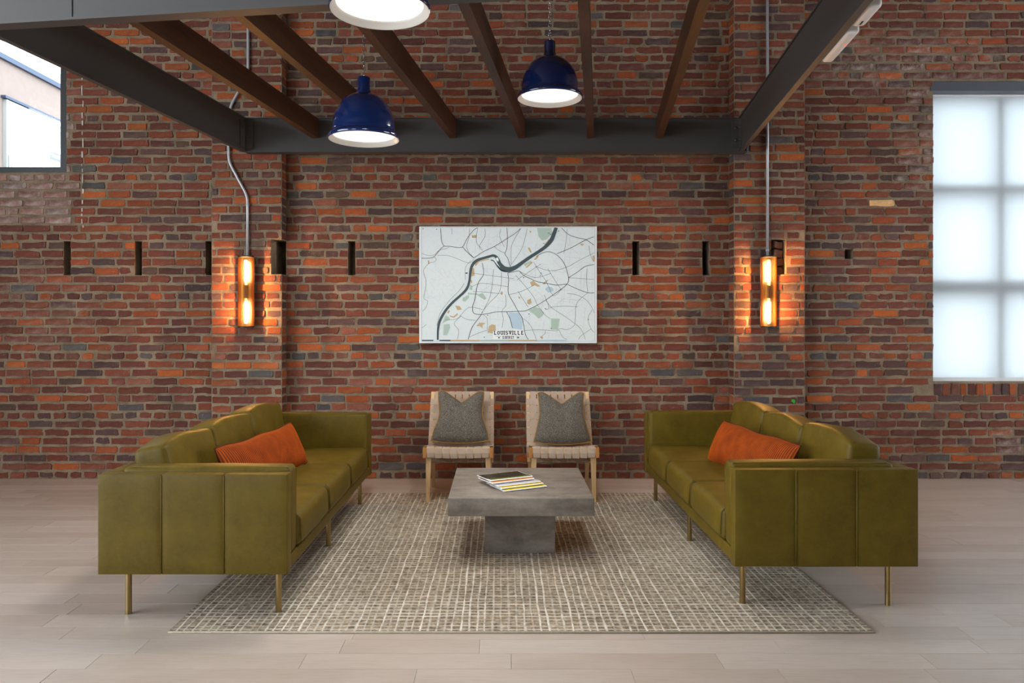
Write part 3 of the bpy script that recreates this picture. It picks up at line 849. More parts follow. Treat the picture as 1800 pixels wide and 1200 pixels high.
# ---------------------------------------------------------------- pendants
DIFF = mat_emit('lit_diffuser', (1.0, 0.975, 0.93, 1), 2.4)
def pendant(label, x, depth, z, power):
    root = empty('pendant_lamp', (x, Y(depth), z)); tag(root, label, 'pendant lamp', 'navy enamel pendants')
    r = 0.19; d = 0.164
    outer = [(r-0.004, -0.006), (r+0.0, -0.002), (r+0.001, 0.008), (r-0.004, 0.017), (r-0.012, 0.021), (d+0.006, 0.024), (d+0.001, 0.032), (d, 0.05)]
    for k in range(1, 13):
        t = k/12*math.pi/2*0.93
        outer.append((d*math.cos(t)**0.86, 0.05 + 0.19*math.sin(t)))
    outer.append((0.036, 0.243))
    MB().lathe(outer, 56).build('shade', NAVY, root, smooth=True)
    neck = [(0.036, 0.236), (0.037, 0.252), (0.034, 0.258), (0.033, 0.262), (0.033, 0.322), (0.030, 0.326), (0.0, 0.326)]
    MB().lathe(neck, 28).build('neck', NAVY, root, auto=35)
    MB().lathe([(r-0.004, -0.006), (r-0.010, -0.004), (r-0.017, 0.010), (r-0.026, 0.014), (r-0.026, 0.024)], 56).build('inner_rim', WHITE_EN, root, smooth=True)
    MB().disc(r-0.025, 0.020, 56, flip=True).build('diffuser', DIFF, root)
    l = bpy.data.lights.new('pendant_light', 'AREA'); l.shape = 'DISK'; l.size = 0.315; l.energy = power; l.color = (1.0, 0.96, 0.90)
    lo = bpy.data.objects.new('pendant_light', l); COL.objects.link(lo); lo.parent = root; lo.location = (0, 0, -0.007)
    ch = MB(); zz = 0.328; k = 0
    while z + zz < HT - 0.03:
        pts = []
        for q in range(10):
            a = 2*math.pi*q/10; u, h = 0.0065*math.cos(a), 0.016*math.sin(a)
            pts.append((u, 0, zz+0.014+h) if k % 2 else (0, u, zz+0.014+h))
        ch.tube(pts, 0.0021, 5, closed=True); zz += 0.0265; k += 1
    ch.build('chain', CHAIN, root, smooth=True)
    MB().lathe([(0, HT-z-0.03), (0.06, HT-z-0.03), (0.06, HT-z-0.002), (0, HT-z-0.002)], 24).build('ceiling_rose', NAVY, root, auto=30)
    return root
pendant('navy dome pendant cut off by the top edge, nearest the camera', -0.455, 2.79, 2.480, 39)
pendant('navy dome pendant hanging lowest, in front of the rear steel beam', -0.73, 3.95, 2.275, 39)
pendant('navy dome pendant at the right, hanging between the fourth and fifth joists', 0.285, 4.29, 2.594, 39)

# ---------------------------------------------------------------- rug
RX0, RX1, RY0, RY1 = -1.385, 1.558, Y(3.087), Y(5.54)
rx, ry = (RX0+RX1)/2, (RY0+RY1)/2
rug = empty('area_rug', (rx, ry, 0)); tag(rug, 'woven grey and cream grid rug under the coffee table', 'rug')
vs, fs = box_grid((RX1-RX0)/2, (RY1-RY0)/2, 0.0045, 0.003, (1,1,1), 2)
o = MB().add(vs, fs).build('pile', RUG, rug); o.location = (0, 0, 0.0047)
BIND = plain('rug_binding', rgb(170, 158, 140), 0.95, 0, 0.3, 90, 0.5, 400)
hx, hy = (RX1-RX0)/2, (RY1-RY0)/2
MB().tube([(-hx, -hy, 0.0052), (hx, -hy, 0.0052), (hx, hy, 0.0052), (-hx, hy, 0.0052)], 0.0052, 6, closed=True).build('binding', BIND, rug, smooth=True)
RUGZ = 0.0094

# ---------------------------------------------------------------- sofas
SL, SD, SH = 2.09, 0.822, 0.630                # length, depth, arm height
LH = 0.196                                     # underside
def sofa(label, loc, rz, seed, near_end):
    """local x from the back to the front, y along the length"""
    root = empty('leather_sofa', loc, rz); tag(root, label, 'sofa', 'olive leather sofas facing each other')
    rr = random.Random(seed)
    T = 0.062
    for end in (0, 1):
        y0, y1 = (0, T) if end == 0 else (SL-T, SL)
        arm = rbox(0.012, SD-0.004, y0+0.006, y1-0.004, LH+0.004, SH-0.006, 0.01).build('arm', LEATHER, root, smooth=True)
        cuts = [0.0, SD*0.335, SD*0.665, SD]
        for k in range(3):
            vs, fs = box_grid((cuts[k+1]-cuts[k])/2 - 0.0008, T/2, (SH-LH)/2, 0.0035, (8, 1, 8), 3)
            sgn = -1 if end == 0 else 1; c = Vector(((cuts[k]+cuts[k+1])/2, (y0+y1)/2, (LH+SH)/2)); out = []
            for p in vs:
                # draw the leather into the seams, let each panel belly out a little
                u = p.x/((cuts[k+1]-cuts[k])/2); t = p.z/((SH-LH)/2)
                if p.y*sgn > 0: p = p + Vector((0, sgn*(0.0035*(1-u**8)*(1-t**6) - 0.002), 0))
                edge = (u < 0 and k > 0) or (u > 0 and k < 2)
                if not edge: pass
                out.append(p + c)
            MB().add(out, fs).build('arm_panel', LEATHER, arm, smooth=True)
            if k:
                sy = y0-0.001 if end == 0 else y1+0.001
                MB().tube([(cuts[k], sy+0.002*(1 if end == 0 else -1), LH+0.006), (cuts[k], sy+0.002*(1 if end == 0 else -1), SH-0.006)], 0.0030, 6).build('seam', LEATHER, arm, smooth=True)
    # back shell between the arms and the front rail
    vs, fs = box_grid(0.031, (SL-2*T)/2 + 0.001, (SH-LH)/2, 0.012, (1, 8, 3), 4)
    MB().add([v + Vector((0.033, SL/2, (LH+SH)/2)) for v in vs], fs).build('back_frame', LEATHER, root, smooth=True)
    rbox(0.06, SD-0.006, T-0.002, SL-T+0.002, LH+0.002, LH+0.062, 0.01, 3).build('base_rail', LEATHER, root, smooth=True)
    AT = 0.105
    for end in (0, 1):
        yc = T + 0.006 + AT/2 if end == 0 else SL - T - 0.006 - AT/2
        cu = cushion(0.742, AT, 0.385, 0.022, (0.004, 0.006, 0.006), (8, 3, 6), 0.0015, seed+end)
        pd = cu.build('arm_pad', LEATHER, root, smooth=True); pd.location = (0.072+0.371, yc, LH+0.064+0.1925)
        h, l, t = 0.371, 0.1925, AT/2
        for sgn in (-1, 1):            # welt around both edges of the pad's front
            MB().tube([(h-0.012, sgn*(t-0.010), -l+0.02), (h+0.001, sgn*(t-0.012), -l+0.04), (h+0.001, sgn*(t-0.012), l-0.02), (h-0.012, sgn*(t-0.012), l-0.001), (-h+0.03, sgn*(t-0.012), l+0.001)], 0.0022, 6).build('welt', LEATHER, pd, smooth=True)
    A0 = T + AT + 0.010; cl = (SL - 2*A0) / 3
    for k in range(3):
        yc = A0 + cl*(k+0.5)
        cu = cushion(0.60, cl-0.004, 0.150, 0.032, (0.010, 0.004, 0.022), (10, 9, 3), 0.0035, seed*3+k)
        o = cu.build('seat_cushion', LEATHER, root, smooth=True); o.location = (SD-0.30+0.004, yc, LH+0.062+0.073)
        o.rotation_euler = (0, math.radians(-1.6), 0)
        hx, hy, hz = 0.30, (cl-0.004)/2, 0.075
        for sgn in (-1, 1):
            MB().tube([(hx-0.02, sgn*(hy-0.010), hz+0.002), (hx+0.002, sgn*(hy-0.010), hz-0.022), (hx+0.004, sgn*(hy-0.010), -hz+0.02)], 0.0022, 6).build('welt', LEATHER, o, smooth=True)
        hgt = 0.352 + rr.uniform(-0.008, 0.010); th = 0.150
        cu = cushion(th, cl-0.006, hgt, 0.026, (0.018, 0.004, 0.010), (4, 12, 9), 0.006, seed*5+k)
        # slumped top: sag between the corners and lean with height
        cu.v = [(x + 0.02*rr.random()*0, y, z - 0.016*max(0, z/(hgt/2))**2*(abs(y)/(cl/2))**2 + 0.006*max(0, z/(hgt/2))*math.sin(y*9+seed)) for x, y, z in cu.v]
        o = cu.build('back_cushion', LEATHER, root, smooth=True)
        o.location = (0.168 + rr.uniform(-0.006, 0.008), yc, LH+0.20+hgt/2 - 0.014)
        o.rotation_euler = (rr.uniform(-0.03, 0.03), math.radians(-9 + rr.uniform(-2, 2)), rr.uniform(-0.02, 0.02))
        for sgn in (-1, 1):
            MB().tube([(th/2-0.002, sgn*(cl/2-0.014), -hgt/2+0.05), (th/2+0.004, sgn*(cl/2-0.013), 0), (th/2-0.004, sgn*(cl/2-0.015), hgt/2-0.035), (th/2-0.03, sgn*(cl/2-0.017), hgt/2-0.012)], 0.0022, 6).build('welt', LEATHER, o, smooth=True)
    for xx in (0.088, SD-0.066):
        for yy in (0.095, SL/2, SL-0.095):
            on_rug = xx > 0.4 or False
            MB().tube([(xx, yy, 0.0005), (xx, yy, LH+0.006)], 0.0135, 20).build('leg', BRASS, root, auto=40)
    return root
s_left = sofa('olive leather sofa at the left, facing right, with three back cushions', (-1.745, Y(3.2), RUGZ), 0, 3, 0)
s_right = sofa('olive leather sofa at the right, facing left, with three back cushions', (1.866, Y(3.30)+SL, RUGZ), math.pi, 8, 1)
# legs that stand on the bare floor reach down past the rug's thickness
for s_ in (s_left, s_right):
    for ch in s_.children:
        if ch.name.startswith('leg'):
            wx_ = s_.matrix_basis @ Vector(ch.data.vertices[0].co)
            inside = RX0 < wx_.x < RX1 and RY0 < wx_.y < RY1
            if not inside:
                for v in ch.data.vertices:
                    if v.co.z < 0.01: v.co.z = -RUGZ + 0.0005

# lumbar pillows
def lumbar(label, loc, rot, seed):
    o_root = empty('lumbar_pillow', loc); tag(o_root, label, 'pillow', 'orange corduroy lumbar pillows')
    o_root.rotation_euler = rot
    L, H, T = 0.94, 0.27, 0.135; nu, nv = 252, 12; vs = []; fs = []; ribs = []
    def P(u, v, side):
        # v: -1..1 height, u: -1..1 length ; corners pulled out a little, edges pulled in
        hh = H/2*(1 - 0.10*(1-abs(u)**6) * 0 - 0.06*math.cos(u*math.pi/2)); ll = L/2*(1 - 0.035*math.cos(v*math.pi/2))
        t = T/2*max(0, (1-abs(u)**3.2))**0.55*max(0, (1-abs(v)**2.6))**0.6
        t *= 1 + 0.10*noise.noise(Vector((u*4+seed, v*2, side)))
        t += 0.0022*math.cos(2*math.pi*(u+1)/2*63) * min(1.0, 6*(1-abs(v))) * min(1.0, 10*(1-abs(u)))
        bow = 0.012*(1-v*v)*math.sin(u*2.2+seed)
        return (side*t, u*ll + bow, v*hh + 0.004*math.sin(u*7+seed))
    for side in (1, -1):
        k = len(vs)
        for i in range(nu+1):
            for j in range(nv+1):
                vs.append(P(-1+2*i/nu, -1+2*j/nv, side)); ribs += [0.5+0.5*math.cos(2*math.pi*i/nu*63)]*3 + [1.0]
        for i in range(nu):
            for j in range(nv):
                q = (k+i*(nv+1)+j, k+(i+1)*(nv+1)+j, k+(i+1)*(nv+1)+j+1, k+i*(nv+1)+j+1)
                fs.append(q if side > 0 else q[::-1])
    co = MB().add(vs, fs).build('cover', CORD, o_root, smooth=True)
    co.data.color_attributes.new('rib', 'FLOAT_COLOR', 'POINT').data.foreach_set('color', ribs)
    edge = [P(-1+2*i/nu, 1, 1) for i in range(nu+1)] + [P(1, 1-2*j/nv, 1) for j in range(1, nv+1)] + [P(1-2*i/nu, -1, 1) for i in range(1, nu+1)] + [P(-1, -1+2*j/nv, 1) for j in range(1, nv)]
    edge = [(0.0, e[1], e[2]) for e in edge]
    MB().tube(edge, 0.0028, 6, closed=True).build('seam_edge', CORD, o_root, smooth=True)
    return o_root
lumbar('orange corduroy lumbar pillow leaning on the left sofa', (-1.305, Y(4.12), 0.545), (0, math.radians(-24), math.radians(-7)), 1.0)
lumbar('orange corduroy lumbar pillow leaning on the right sofa', (1.425, Y(4.24), 0.545), (0, math.radians(24), math.radians(7)), 5.0)

# ---------------------------------------------------------------- coffee table
TX, TW, TZ = 0.108, 0.774, 0.366; TY0 = Y(3.904); TD = 0.80
ct = empty('coffee_table', (TX, TY0 + TD/2, RUGZ)); tag(ct, 'square grey concrete coffee table on a pedestal base', 'table')
rbox(-TW/2, TW/2, -TD/2, TD/2, TZ-0.097-RUGZ, TZ-RUGZ, 0.005, 2).build('top', CONC, ct, auto=60)
rbox(-0.196, 0.196, -0.193, 0.2, 0.0, TZ-0.097-RUGZ, 0.004, 2).build('base', CONC, ct, auto=60)
# magazines
PAPER = plain('magazine_paper', rgb(238, 238, 240), 0.5)
def cover_mat(name, c0, c1, c2):
    m, nt, b = new_mat(name)
    tc = N(nt, 'ShaderNodeTexCoord'); sp = N(nt, 'ShaderNodeSeparateXYZ'); nt.links.new(tc.outputs['Object'], sp.inputs[0])
    n = noise_n(nt, 14, 4)
    pic = mixc(nt, c0, c1, mth(nt, 'MULTIPLY_ADD', n, 2.5, -1.0, True))
    band = mth(nt, 'LESS_THAN', sp.outputs['Y'], 0.034)
    nt.links.new(mixc(nt, pic, c2, band), b.inputs['Base Color']); b.inputs['Roughness'].default_value = 0.25
    return m
BLK = rgb(22, 20, 22)
mags = [('yellow spined magazine, lowest of the fanned pile on the table', cover_mat('cover_yellow', BLK, rgb(60, 58, 60), rgb(222, 206, 20)), 0.078, -0.048, 0.0),
        ('magazine with a curled bright yellow edge, second from the bottom', cover_mat('cover_bright_yellow', BLK, rgb(70, 66, 60), rgb(240, 214, 10)), 0.062, -0.030, 1.2),
        ('plain white edged magazine in the middle of the fanned pile', cover_mat('cover_pale', rgb(210, 210, 214), rgb(230, 230, 232), rgb(196, 198, 206)), 0.045, -0.012, -0.4),
        ('magazine with an orange edge, second from the top', cover_mat('cover_orange', BLK, rgb(80, 60, 50), rgb(236, 160, 80)), 0.012, 0.014, 0.8),
        ('black covered magazine with a green edge on top of the pile', cover_mat('cover_black_green', BLK, rgb(56, 62, 26), rgb(86, 122, 24)), 0.0, 0.040, -0.5)]
MX, MY = 0.055, Y(4.115); ma = math.radians(27)
for k, (lab, cm, dx, dy, da) in enumerate(mags):
    z = TZ + 0.0006 + k*0.0092
    root = empty('magazine', (MX - 0.11 + dx, MY + dy - 0.03, z), ma + math.radians(da)); tag(root, lab, 'magazine', 'magazines fanned on the coffee table')
    L, Wd = 0.268, 0.185
    # section: folded spine bulging at y = 0, leaves flat behind it
    fat = 0.0088 if k in (1, 3, 4) else 0.0075
    top = [(Wd, 0.0030), (Wd*0.6, 0.0032), (0.07, 0.0040), (0.04, fat*0.9), (0.018, fat), (0.006, fat*0.92), (0.0, fat*0.62)]
    bot = [(0.0, fat*0.38), (0.006, 0.0004), (0.02, 0.0), (0.07, 0.0), (Wd*0.6, 0.0), (Wd, 0.0)]
    prof = top + bot; n = len(prof)
    m = MB(); m.add([(0, a, b) for a, b in prof] + [(L, a, b) for a, b in prof], [tuple(reversed(range(n))), tuple(range(n, 2*n))] + [(i, n+i, n+(i+1) % n, (i+1) % n) for i in range(n)])
    m.build('pages', PAPER, root)
    c = MB(); tp = [(a, b+0.0004) for a, b in top[:-1]]; e = 0.004
    tp[0] = (tp[0][0]-e, tp[0][1])
    nn = len(tp)
    c.add([(e, a, b) for a, b in tp] + [(L-e, a, b) for a, b in tp] + [(e, a, b-0.0003) for a, b in tp] + [(L-e, a, b-0.0003) for a, b in tp],
          [(i, nn+i, nn+i+1, i+1) for i in range(nn-1)] + [(2*nn+i+1, 3*nn+i+1, 3*nn+i, 2*nn+i) for i in range(nn-1)] + [(0, 2*nn, 3*nn, nn), (nn-1, 2*nn-1, 4*nn-1, 3*nn-1)])
    c.build('cover', cm, root)

# ---------------------------------------------------------------- webbed chairs
def ribbon(path, axis, width, th=0.0022):
    """strap of given width (along axis) following a path"""
    path = [Vector(p) for p in path]; ax = Vector(axis).normalized(); m = MB(); vs = []
    n = len(path)
    for i, p in enumerate(path):
        t = (path[min(i+1, n-1)] - path[max(i-1, 0)]).normalized(); nr = t.cross(ax).normalized()*th/2; hw = ax*width/2
        vs += [p-hw-nr, p+hw-nr, p+hw+nr, p-hw+nr]
    fs = [(0,1,2,3), tuple(4*(n-1)+k for k in (3,2,1,0))]
    for i in range(n-1):
        for k in range(4): fs.append((4*i+k, 4*i+4+k, 4*i+4+(k+1) % 4, 4*i+(k+1) % 4))
    return m.add(vs, fs)
def leg_mesh(x0, x1, y0, y1, ztop, tx0, tx1, ty0, ty1, zb=0.0):
    """tapered leg: bottom rect tx,ty to top rect x,y"""
    return MB().add([(tx0,ty0,zb),(tx1,ty0,zb),(tx1,ty1,zb),(tx0,ty1,zb),(x0,y0,ztop),(x1,y0,ztop),(x1,y1,ztop),(x0,y1,ztop)],
                    [(3,2,1,0),(4,5,6,7),(0,1,5,4),(1,2,6,5),(2,3,7,6),(3,0,4,7)])
def chair(label, loc):
    root = empty('webbed_chair', loc); tag(root, label, 'chair', 'pale webbed chairs by the brick wall')
    HW = 0.247
    for s in (-1, 1):
        a, b = sorted((s*0.229, s*0.190)); ta, tb = sorted((s*0.229, s*0.206))
        leg_mesh(a, b, -0.02, 0.025, 0.36, ta, tb, -0.004, 0.02).build('leg', MAPLE, root)
        a, b = sorted((s*0.234, s*0.196)); ta, tb = sorted((s*0.234, s*0.212))
        leg_mesh(a, b, 0.36, 0.41, 0.36, ta, tb, 0.505, 0.53, -RUGZ).build('leg', MAPLE, root)
    # seat frame: side rails fall to the back, front rail dips in the middle
    f0, f1 = Vector((0, -0.045, 0.366)), Vector((0, 0.42, 0.300))
    for s in (-1, 1):
        a, b = sorted((s*HW, s*(HW-0.024)))
        vs = [(a,-0.048,0.326),(b,-0.048,0.326),(b,0.44,0.262),(a,0.44,0.262),(a,-0.048,0.398),(b,-0.048,0.398),(b,0.44,0.330),(a,0.44,0.330)]
        MB().add(vs, [(3,2,1,0),(4,5,6,7),(0,1,5,4),(1,2,6,5),(2,3,7,6),(3,0,4,7)]).build('side_rail', ENDGRAIN, root)
    def dip(x): return -0.008*(1-(x/HW)**2)
    fr = MB()
    xs = [-(HW-0.024) + 2*(HW-0.024)*k/12 for k in range(13)]
    sec = [(-0.040,-0.034),(0.0,-0.038),(0.02,-0.03),(0.02,0.026),(0.0,0.034),(-0.034,0.030),(-0.044,0.0)]
    n = len(sec)
    for x in xs: fr.v += [(x, a, 0.364+b+dip(x)) for a, b in sec]
    for i in range(12):
        for k in range(n): fr.f.append((i*n+k, i*n+(k+1) % n, (i+1)*n+(k+1) % n, (i+1)*n+k))
    fr.build('front_rail', MAPLE, root, smooth=True)
    rbox(-HW+0.024, HW-0.024, 0.405, 0.435, 0.275, 0.318, 0.006).build('rear_rail', MAPLE, root)
    pit = (2*(HW-0.026))/8; wd = 0.0475; cy = 0.056
    def seat_z(x, yv):
        t = (yv + 0.02)/0.44
        return 0.404 - 0.068*t + dip(x)*(1-0.3*t) - 0.012*math.sin(math.pi*max(0, min(1, t)))*(1-(x/HW)**2)
    for k in range(8):
        x = -(HW-0.026) + pit*(k+0.5); P = [(x, 0.015, 0.322+dip(x)), (x, -0.020, 0.3225+dip(x)), (x, -0.043, 0.330+dip(x)), (x, -0.0475, 0.362+dip(x)), (x, -0.040, 0.393+dip(x)), (x, -0.022, 0.4025+dip(x))]
        for j in range(15):
            yv = -0.008 + 0.43*j/14
            P.append((x, yv, seat_z(x, yv) + 0.0026*math.cos(math.pi*((yv-0.02)/cy) + math.pi*k)))
        ribbon(P, (1, 0, 0), wd).build('seat_strap', WEB, root, smooth=False)
    for j in range(7):
        yv = 0.026 + cy*(j+0.5); P = []
        P.append((-HW-0.001, yv, seat_z(-HW, yv)-0.05)); P.append((-HW-0.0015, yv, seat_z(-HW, yv)-0.008))
        for k in range(25):
            x = -HW+0.004 + (2*HW-0.008)*k/24
            P.append((x, yv, seat_z(x, yv) - 0.0026*math.cos(math.pi*(x+HW-0.026)/pit - math.pi/2 + math.pi*(j+1)) * (0 if abs(x) > HW-0.03 else 1) + 0.001))
        P.append((HW+0.0015, yv, seat_z(HW, yv)-0.008)); P.append((HW+0.001, yv, seat_z(HW, yv)-0.05))
        ribbon(P, (0, 1, -0.15), 0.050).build('seat_cross_strap', WEB, root)
    # back frame
    B0, B1 = Vector((0, 0.300, 0.228)), Vector((0, 0.585, 0.724)); e = (B1-B0); BL = e.length; e.normalize(); nrm = Vector((0, -e.z, e.y))
    def bp(x, t, d=0.0): return Vector((x, 0, 0)) + B0 + e*t + nrm*d
    for s in (-1, 1):
        a, b = sorted((s*0.246, s*0.220)); m = MB()
        pts = [bp(a,0,-0.012), bp(b,0,-0.012), bp(b,BL,-0.012), bp(a,BL,-0.012), bp(a,0,0.012), bp(b,0,0.012), bp(b,BL,0.012), bp(a,BL,0.012)]
        m.add(pts, [(3,2,1,0),(4,5,6,7),(0,1,5,4),(1,2,6,5),(2,3,7,6),(3,0,4,7)]).build('back_rail', MAPLE, root)
    for t0 in (BL-0.026, 0.0):
        m = MB(); a, b = -0.220, 0.220
        pts = [bp(a,t0,-0.010), bp(b,t0,-0.010), bp(b,t0+0.026,-0.010), bp(a,t0+0.026,-0.010), bp(a,t0,0.010), bp(b,t0,0.010), bp(b,t0+0.026,0.010), bp(a,t0+0.026,0.010)]
        m.add(pts, [(3,2,1,0),(4,5,6,7),(0,1,5,4),(1,2,6,5),(2,3,7,6),(3,0,4,7)]).build('back_cross_rail', MAPLE, root)
    bpit = 0.440/8; vp = 0.0605; cnt = 8
    for k in range(8):
        x = -0.220 + bpit*(k+0.5); P = [bp(x, BL-0.03, -0.013), bp(x, BL+0.001, -0.0125), bp(x, BL+0.0015, 0.0), bp(x, BL+0.001, 0.0125)]
        for j in range(29):
            t = BL - 0.006 - (BL-0.012)*j/28
            P.append(bp(x, t, 0.0145 + 0.0026*math.cos(math.pi*((t-0.03)/vp - 0.5) + math.pi*k)))
        P += [bp(x, -0.001, 0.012), bp(x, -0.0015, -0.002), bp(x, 0.02, -0.013)]
        ribbon(P, (1, 0, 0), 0.0475).build('back_strap', WEB, root)
    for j in range(cnt):
        t = 0.03 + vp*(j+0.5); P = [bp(-0.2235, t, -0.014), bp(-0.2475, t, -0.0125), bp(-0.2485, t, 0.0), bp(-0.2475, t, 0.0130)]
        for k in range(25):
            x = -0.244 + 0.488*k/24
            P.append(bp(x, t, 0.0145 - (0.0026*math.cos(math.pi*((x+0.22)/bpit - 0.5) + math.pi*j) if abs(x) < 0.22 else 0)))
        P += [bp(0.2475, t, 0.0130), bp(0.2485, t, 0.0), bp(0.2475, t, -0.0125), bp(0.2235, t, -0.014)]
        ribbon(P, e, 0.053).build('back_cross_strap', WEB, root)
    return root
CHY = Y(5.25)
chair('pale maple chair with sand webbing, at the left behind the coffee table', (-0.300, CHY, RUGZ))
chair('pale maple chair with sand webbing, at the right behind the coffee table', (0.447, CHY, RUGZ))
PIPE = plain('mustard_piping', rgb(158, 112, 22), 0.6)
def throw(label, loc, seed, lean):
    root = empty('throw_pillow', loc); tag(root, label, 'pillow', 'grey tweed pillows with mustard piping')
    root.rotation_euler = (math.radians(lean), 0, 0)
    nu, nv = 26, 26; H = 0.392; T = 0.15
    def P(u, v, side):
        # karate-chopped cushion: two ears, a notch in the middle of the top
        hw = 0.216 - 0.075*v + 0.034*max(0, v-0.55)/0.45 - 0.012*math.sin(math.pi*v) + 0.008*noise.noise(Vector((v*3, seed, 0)))
        chop = max(0.0, 1 - abs(u - 0.03*math.sin(seed))/0.82); top = 1 - 0.26*chop**1.15 - 0.03*abs(u)**14
        vv = v*(top*v + (1-v)*1.0) if v > 0 else 0
        bot = 0.02*(1-u*u)
        x = u*hw; z = H*vv - bot*(1-v)
        t = T/2*max(0, 1-abs(u)**3)**0.5*max(0, 1-abs(2*v-1)**3)**0.5
        t *= (1 - 0.35*chop*v**2) * (1 + 0.08*noise.noise(Vector((u*3+seed, v*3, side))))
        return (x, -side*t, z)
    vs = []; fs = []
    for side in (1, -1):
        k = len(vs)
        for i in range(nu+1):
            for j in range(nv+1): vs.append(P(-1+2*i/nu, j/nv, side))
        for i in range(nu):
            for j in range(nv):
                q = (k+i*(nv+1)+j, k+(i+1)*(nv+1)+j, k+(i+1)*(nv+1)+j+1, k+i*(nv+1)+j+1)
                fs.append(q if side > 0 else q[::-1])
    MB().add(vs, fs).build('cover', TWEED, root, smooth=True)
    edge = [P(-1, j/nv, 1) for j in range(nv+1)] + [P(-1+2*i/nu, 1, 1) for i in range(1, nu+1)] + [P(1, 1-j/nv, 1) for j in range(1, nv+1)] + [P(1-2*i/nu, 0, 1) for i in range(1, nu)]
    MB().tube([(a, 0, c) for a, b, c in edge], 0.0042, 7, closed=True).build('piping', PIPE, root, smooth=True)
throw('grey tweed pillow with mustard piping on the left chair', (-0.303, CHY+0.268, 0.405), 1.0, -25)
throw('grey tweed pillow with mustard piping on the right chair', (0.462, CHY+0.268, 0.395), 2.4, -25)

# ---------------------------------------------------------------- map board
BX0, BX1, BZ0, BZ1 = (737-880)/215.6, (1049-880)/215.6, EYE-(603-560)/215.6, EYE-(398-560)/215.6
BW, BH = BX1-BX0, BZ1-BZ0
BY = -0.045
mb = empty('map_board', ((BX0+BX1)/2, -0.020, BZ0)); tag(mb, 'large framed city map board with a dark river, hung on the brick wall', 'map')
def mat_print():
    m, nt, b = new_mat('map_paper')
    a = noise_n(nt, 2.2, 3); d = noise_n(nt, 70, 4, 0.7)
    c = mixc(nt, rgb(206, 218, 220), rgb(220, 228, 226), a)
    c = mixc(nt, c, rgb(200, 208, 210), mth(nt, 'MULTIPLY_ADD', d, 3.0, -1.55, True))
    nt.links.new(c, b.inputs['Base Color']); b.inputs['Roughness'].default_value = 0.6
    return m
def INK(n, *c): return plain(n, rgb(*c), 0.6)
rbox(-BW/2, BW/2, BY+0.012, 0.0005, 0, BH, 0.003, 1).build('board', plain('board_edge_white', rgb(222, 226, 228), 0.6), mb)
def U(zx, zy, lay_=1): return (-BW/2 + (zx-85)/1555*BW, BY + 0.012 - 0.0005*lay_, BH - (zy-90)/1025*BH)
def flat(name, mat, polys, lay_, each=False, kind=None):
    if each:
        for p in polys: flat(name, mat, p if isinstance(p[0], list) else [p], lay_)
        return
    m = MB()
    for p in polys:
        area = sum(p[i][0]*p[(i+1) % len(p)][1] - p[(i+1) % len(p)][0]*p[i][1] for i in range(len(p)))
        if area > 0: p = p[::-1]
        m.poly([U(a, b, lay_) for a, b in p])
    me = m.mesh(name); bmm = bmesh.new(); bmm.from_mesh(me); bmesh.ops.triangulate(bmm, faces=bmm.faces[:]); bmm.to_mesh(me); bmm.free()
    me.materials.append(mat); return tag(link_mesh(name, me, mb), kind=kind)
def strip(pts, wds):
    """polyline to quads"""
    out = []
    if not isinstance(wds, (list, tuple)): wds = [wds]*len(pts)
    L = []; Rr = []
    for i, p in enumerate(pts):
        a = pts[max(i-1, 0)]; b = pts[min(i+1, len(pts)-1)]; d = math.hypot(b[0]-a[0], b[1]-a[1]) or 1
        nx, ny = -(b[1]-a[1])/d, (b[0]-a[0])/d; h = wds[i]/2
        L.append((p[0]+nx*h, p[1]+ny*h)); Rr.append((p[0]-nx*h, p[1]-ny*h))
    for i in range(len(pts)-1): out.append([L[i], L[i+1], Rr[i+1], Rr[i]])
    return out
def smooth(pts, n=3):
    out = []
    for i in range(len(pts)-1):
        p0, p1, p2, p3 = pts[max(i-1, 0)], pts[i], pts[i+1], pts[min(i+2, len(pts)-1)]
        for k in range(n):
            t = k/n
            out.append(tuple(0.5*((2*p1[a]) + (-p0[a]+p2[a])*t + (2*p0[a]-5*p1[a]+4*p2[a]-p3[a])*t*t + (-p0[a]+3*p1[a]-3*p2[a]+p3[a])*t**3) for a in range(len(p1))))
    return out + [pts[-1]]
flat('printed_sheet', mat_print(), [[(104, 98), (1624, 98), (1624, 1098), (104, 1098)]], 1)
# pale hill tint in the lower left, parks, airport, tan quarters
flat('printed_park', INK('map_green', 170, 190, 178), [
    [(1115,103),(1240,103),(1250,150),(1200,205),(1160,215),(1130,180)], [(465,715),(520,690),(522,715),(490,750),(465,745)], [(590,690),(640,672),(672,720),(660,735),(620,712)],
    [(1040,830),(1100,795),(1150,815),(1180,850),(1160,880),(1130,900),(1090,860)], [(1240,898),(1315,900),(1300,998),(1238,996)], [(300,950),(350,945),(358,975),(330,1045),(295,1045)],
    [(318,870),(340,880),(358,905),(300,935),(285,945)], [(528,600),(552,610),(550,650),(525,645)], [(1000,420),(1060,392),(1070,402),(1010,440)], [(510,672),(600,680),(600,690),(510,686)]], 2, True)
flat('printed_airport', INK('map_blue', 176, 198, 212), [[(868,845),(960,848),(995,900),(985,995),(900,985)], [(1185,640),(1215,615),(1250,625),(1262,655),(1215,672)]], 2, True)
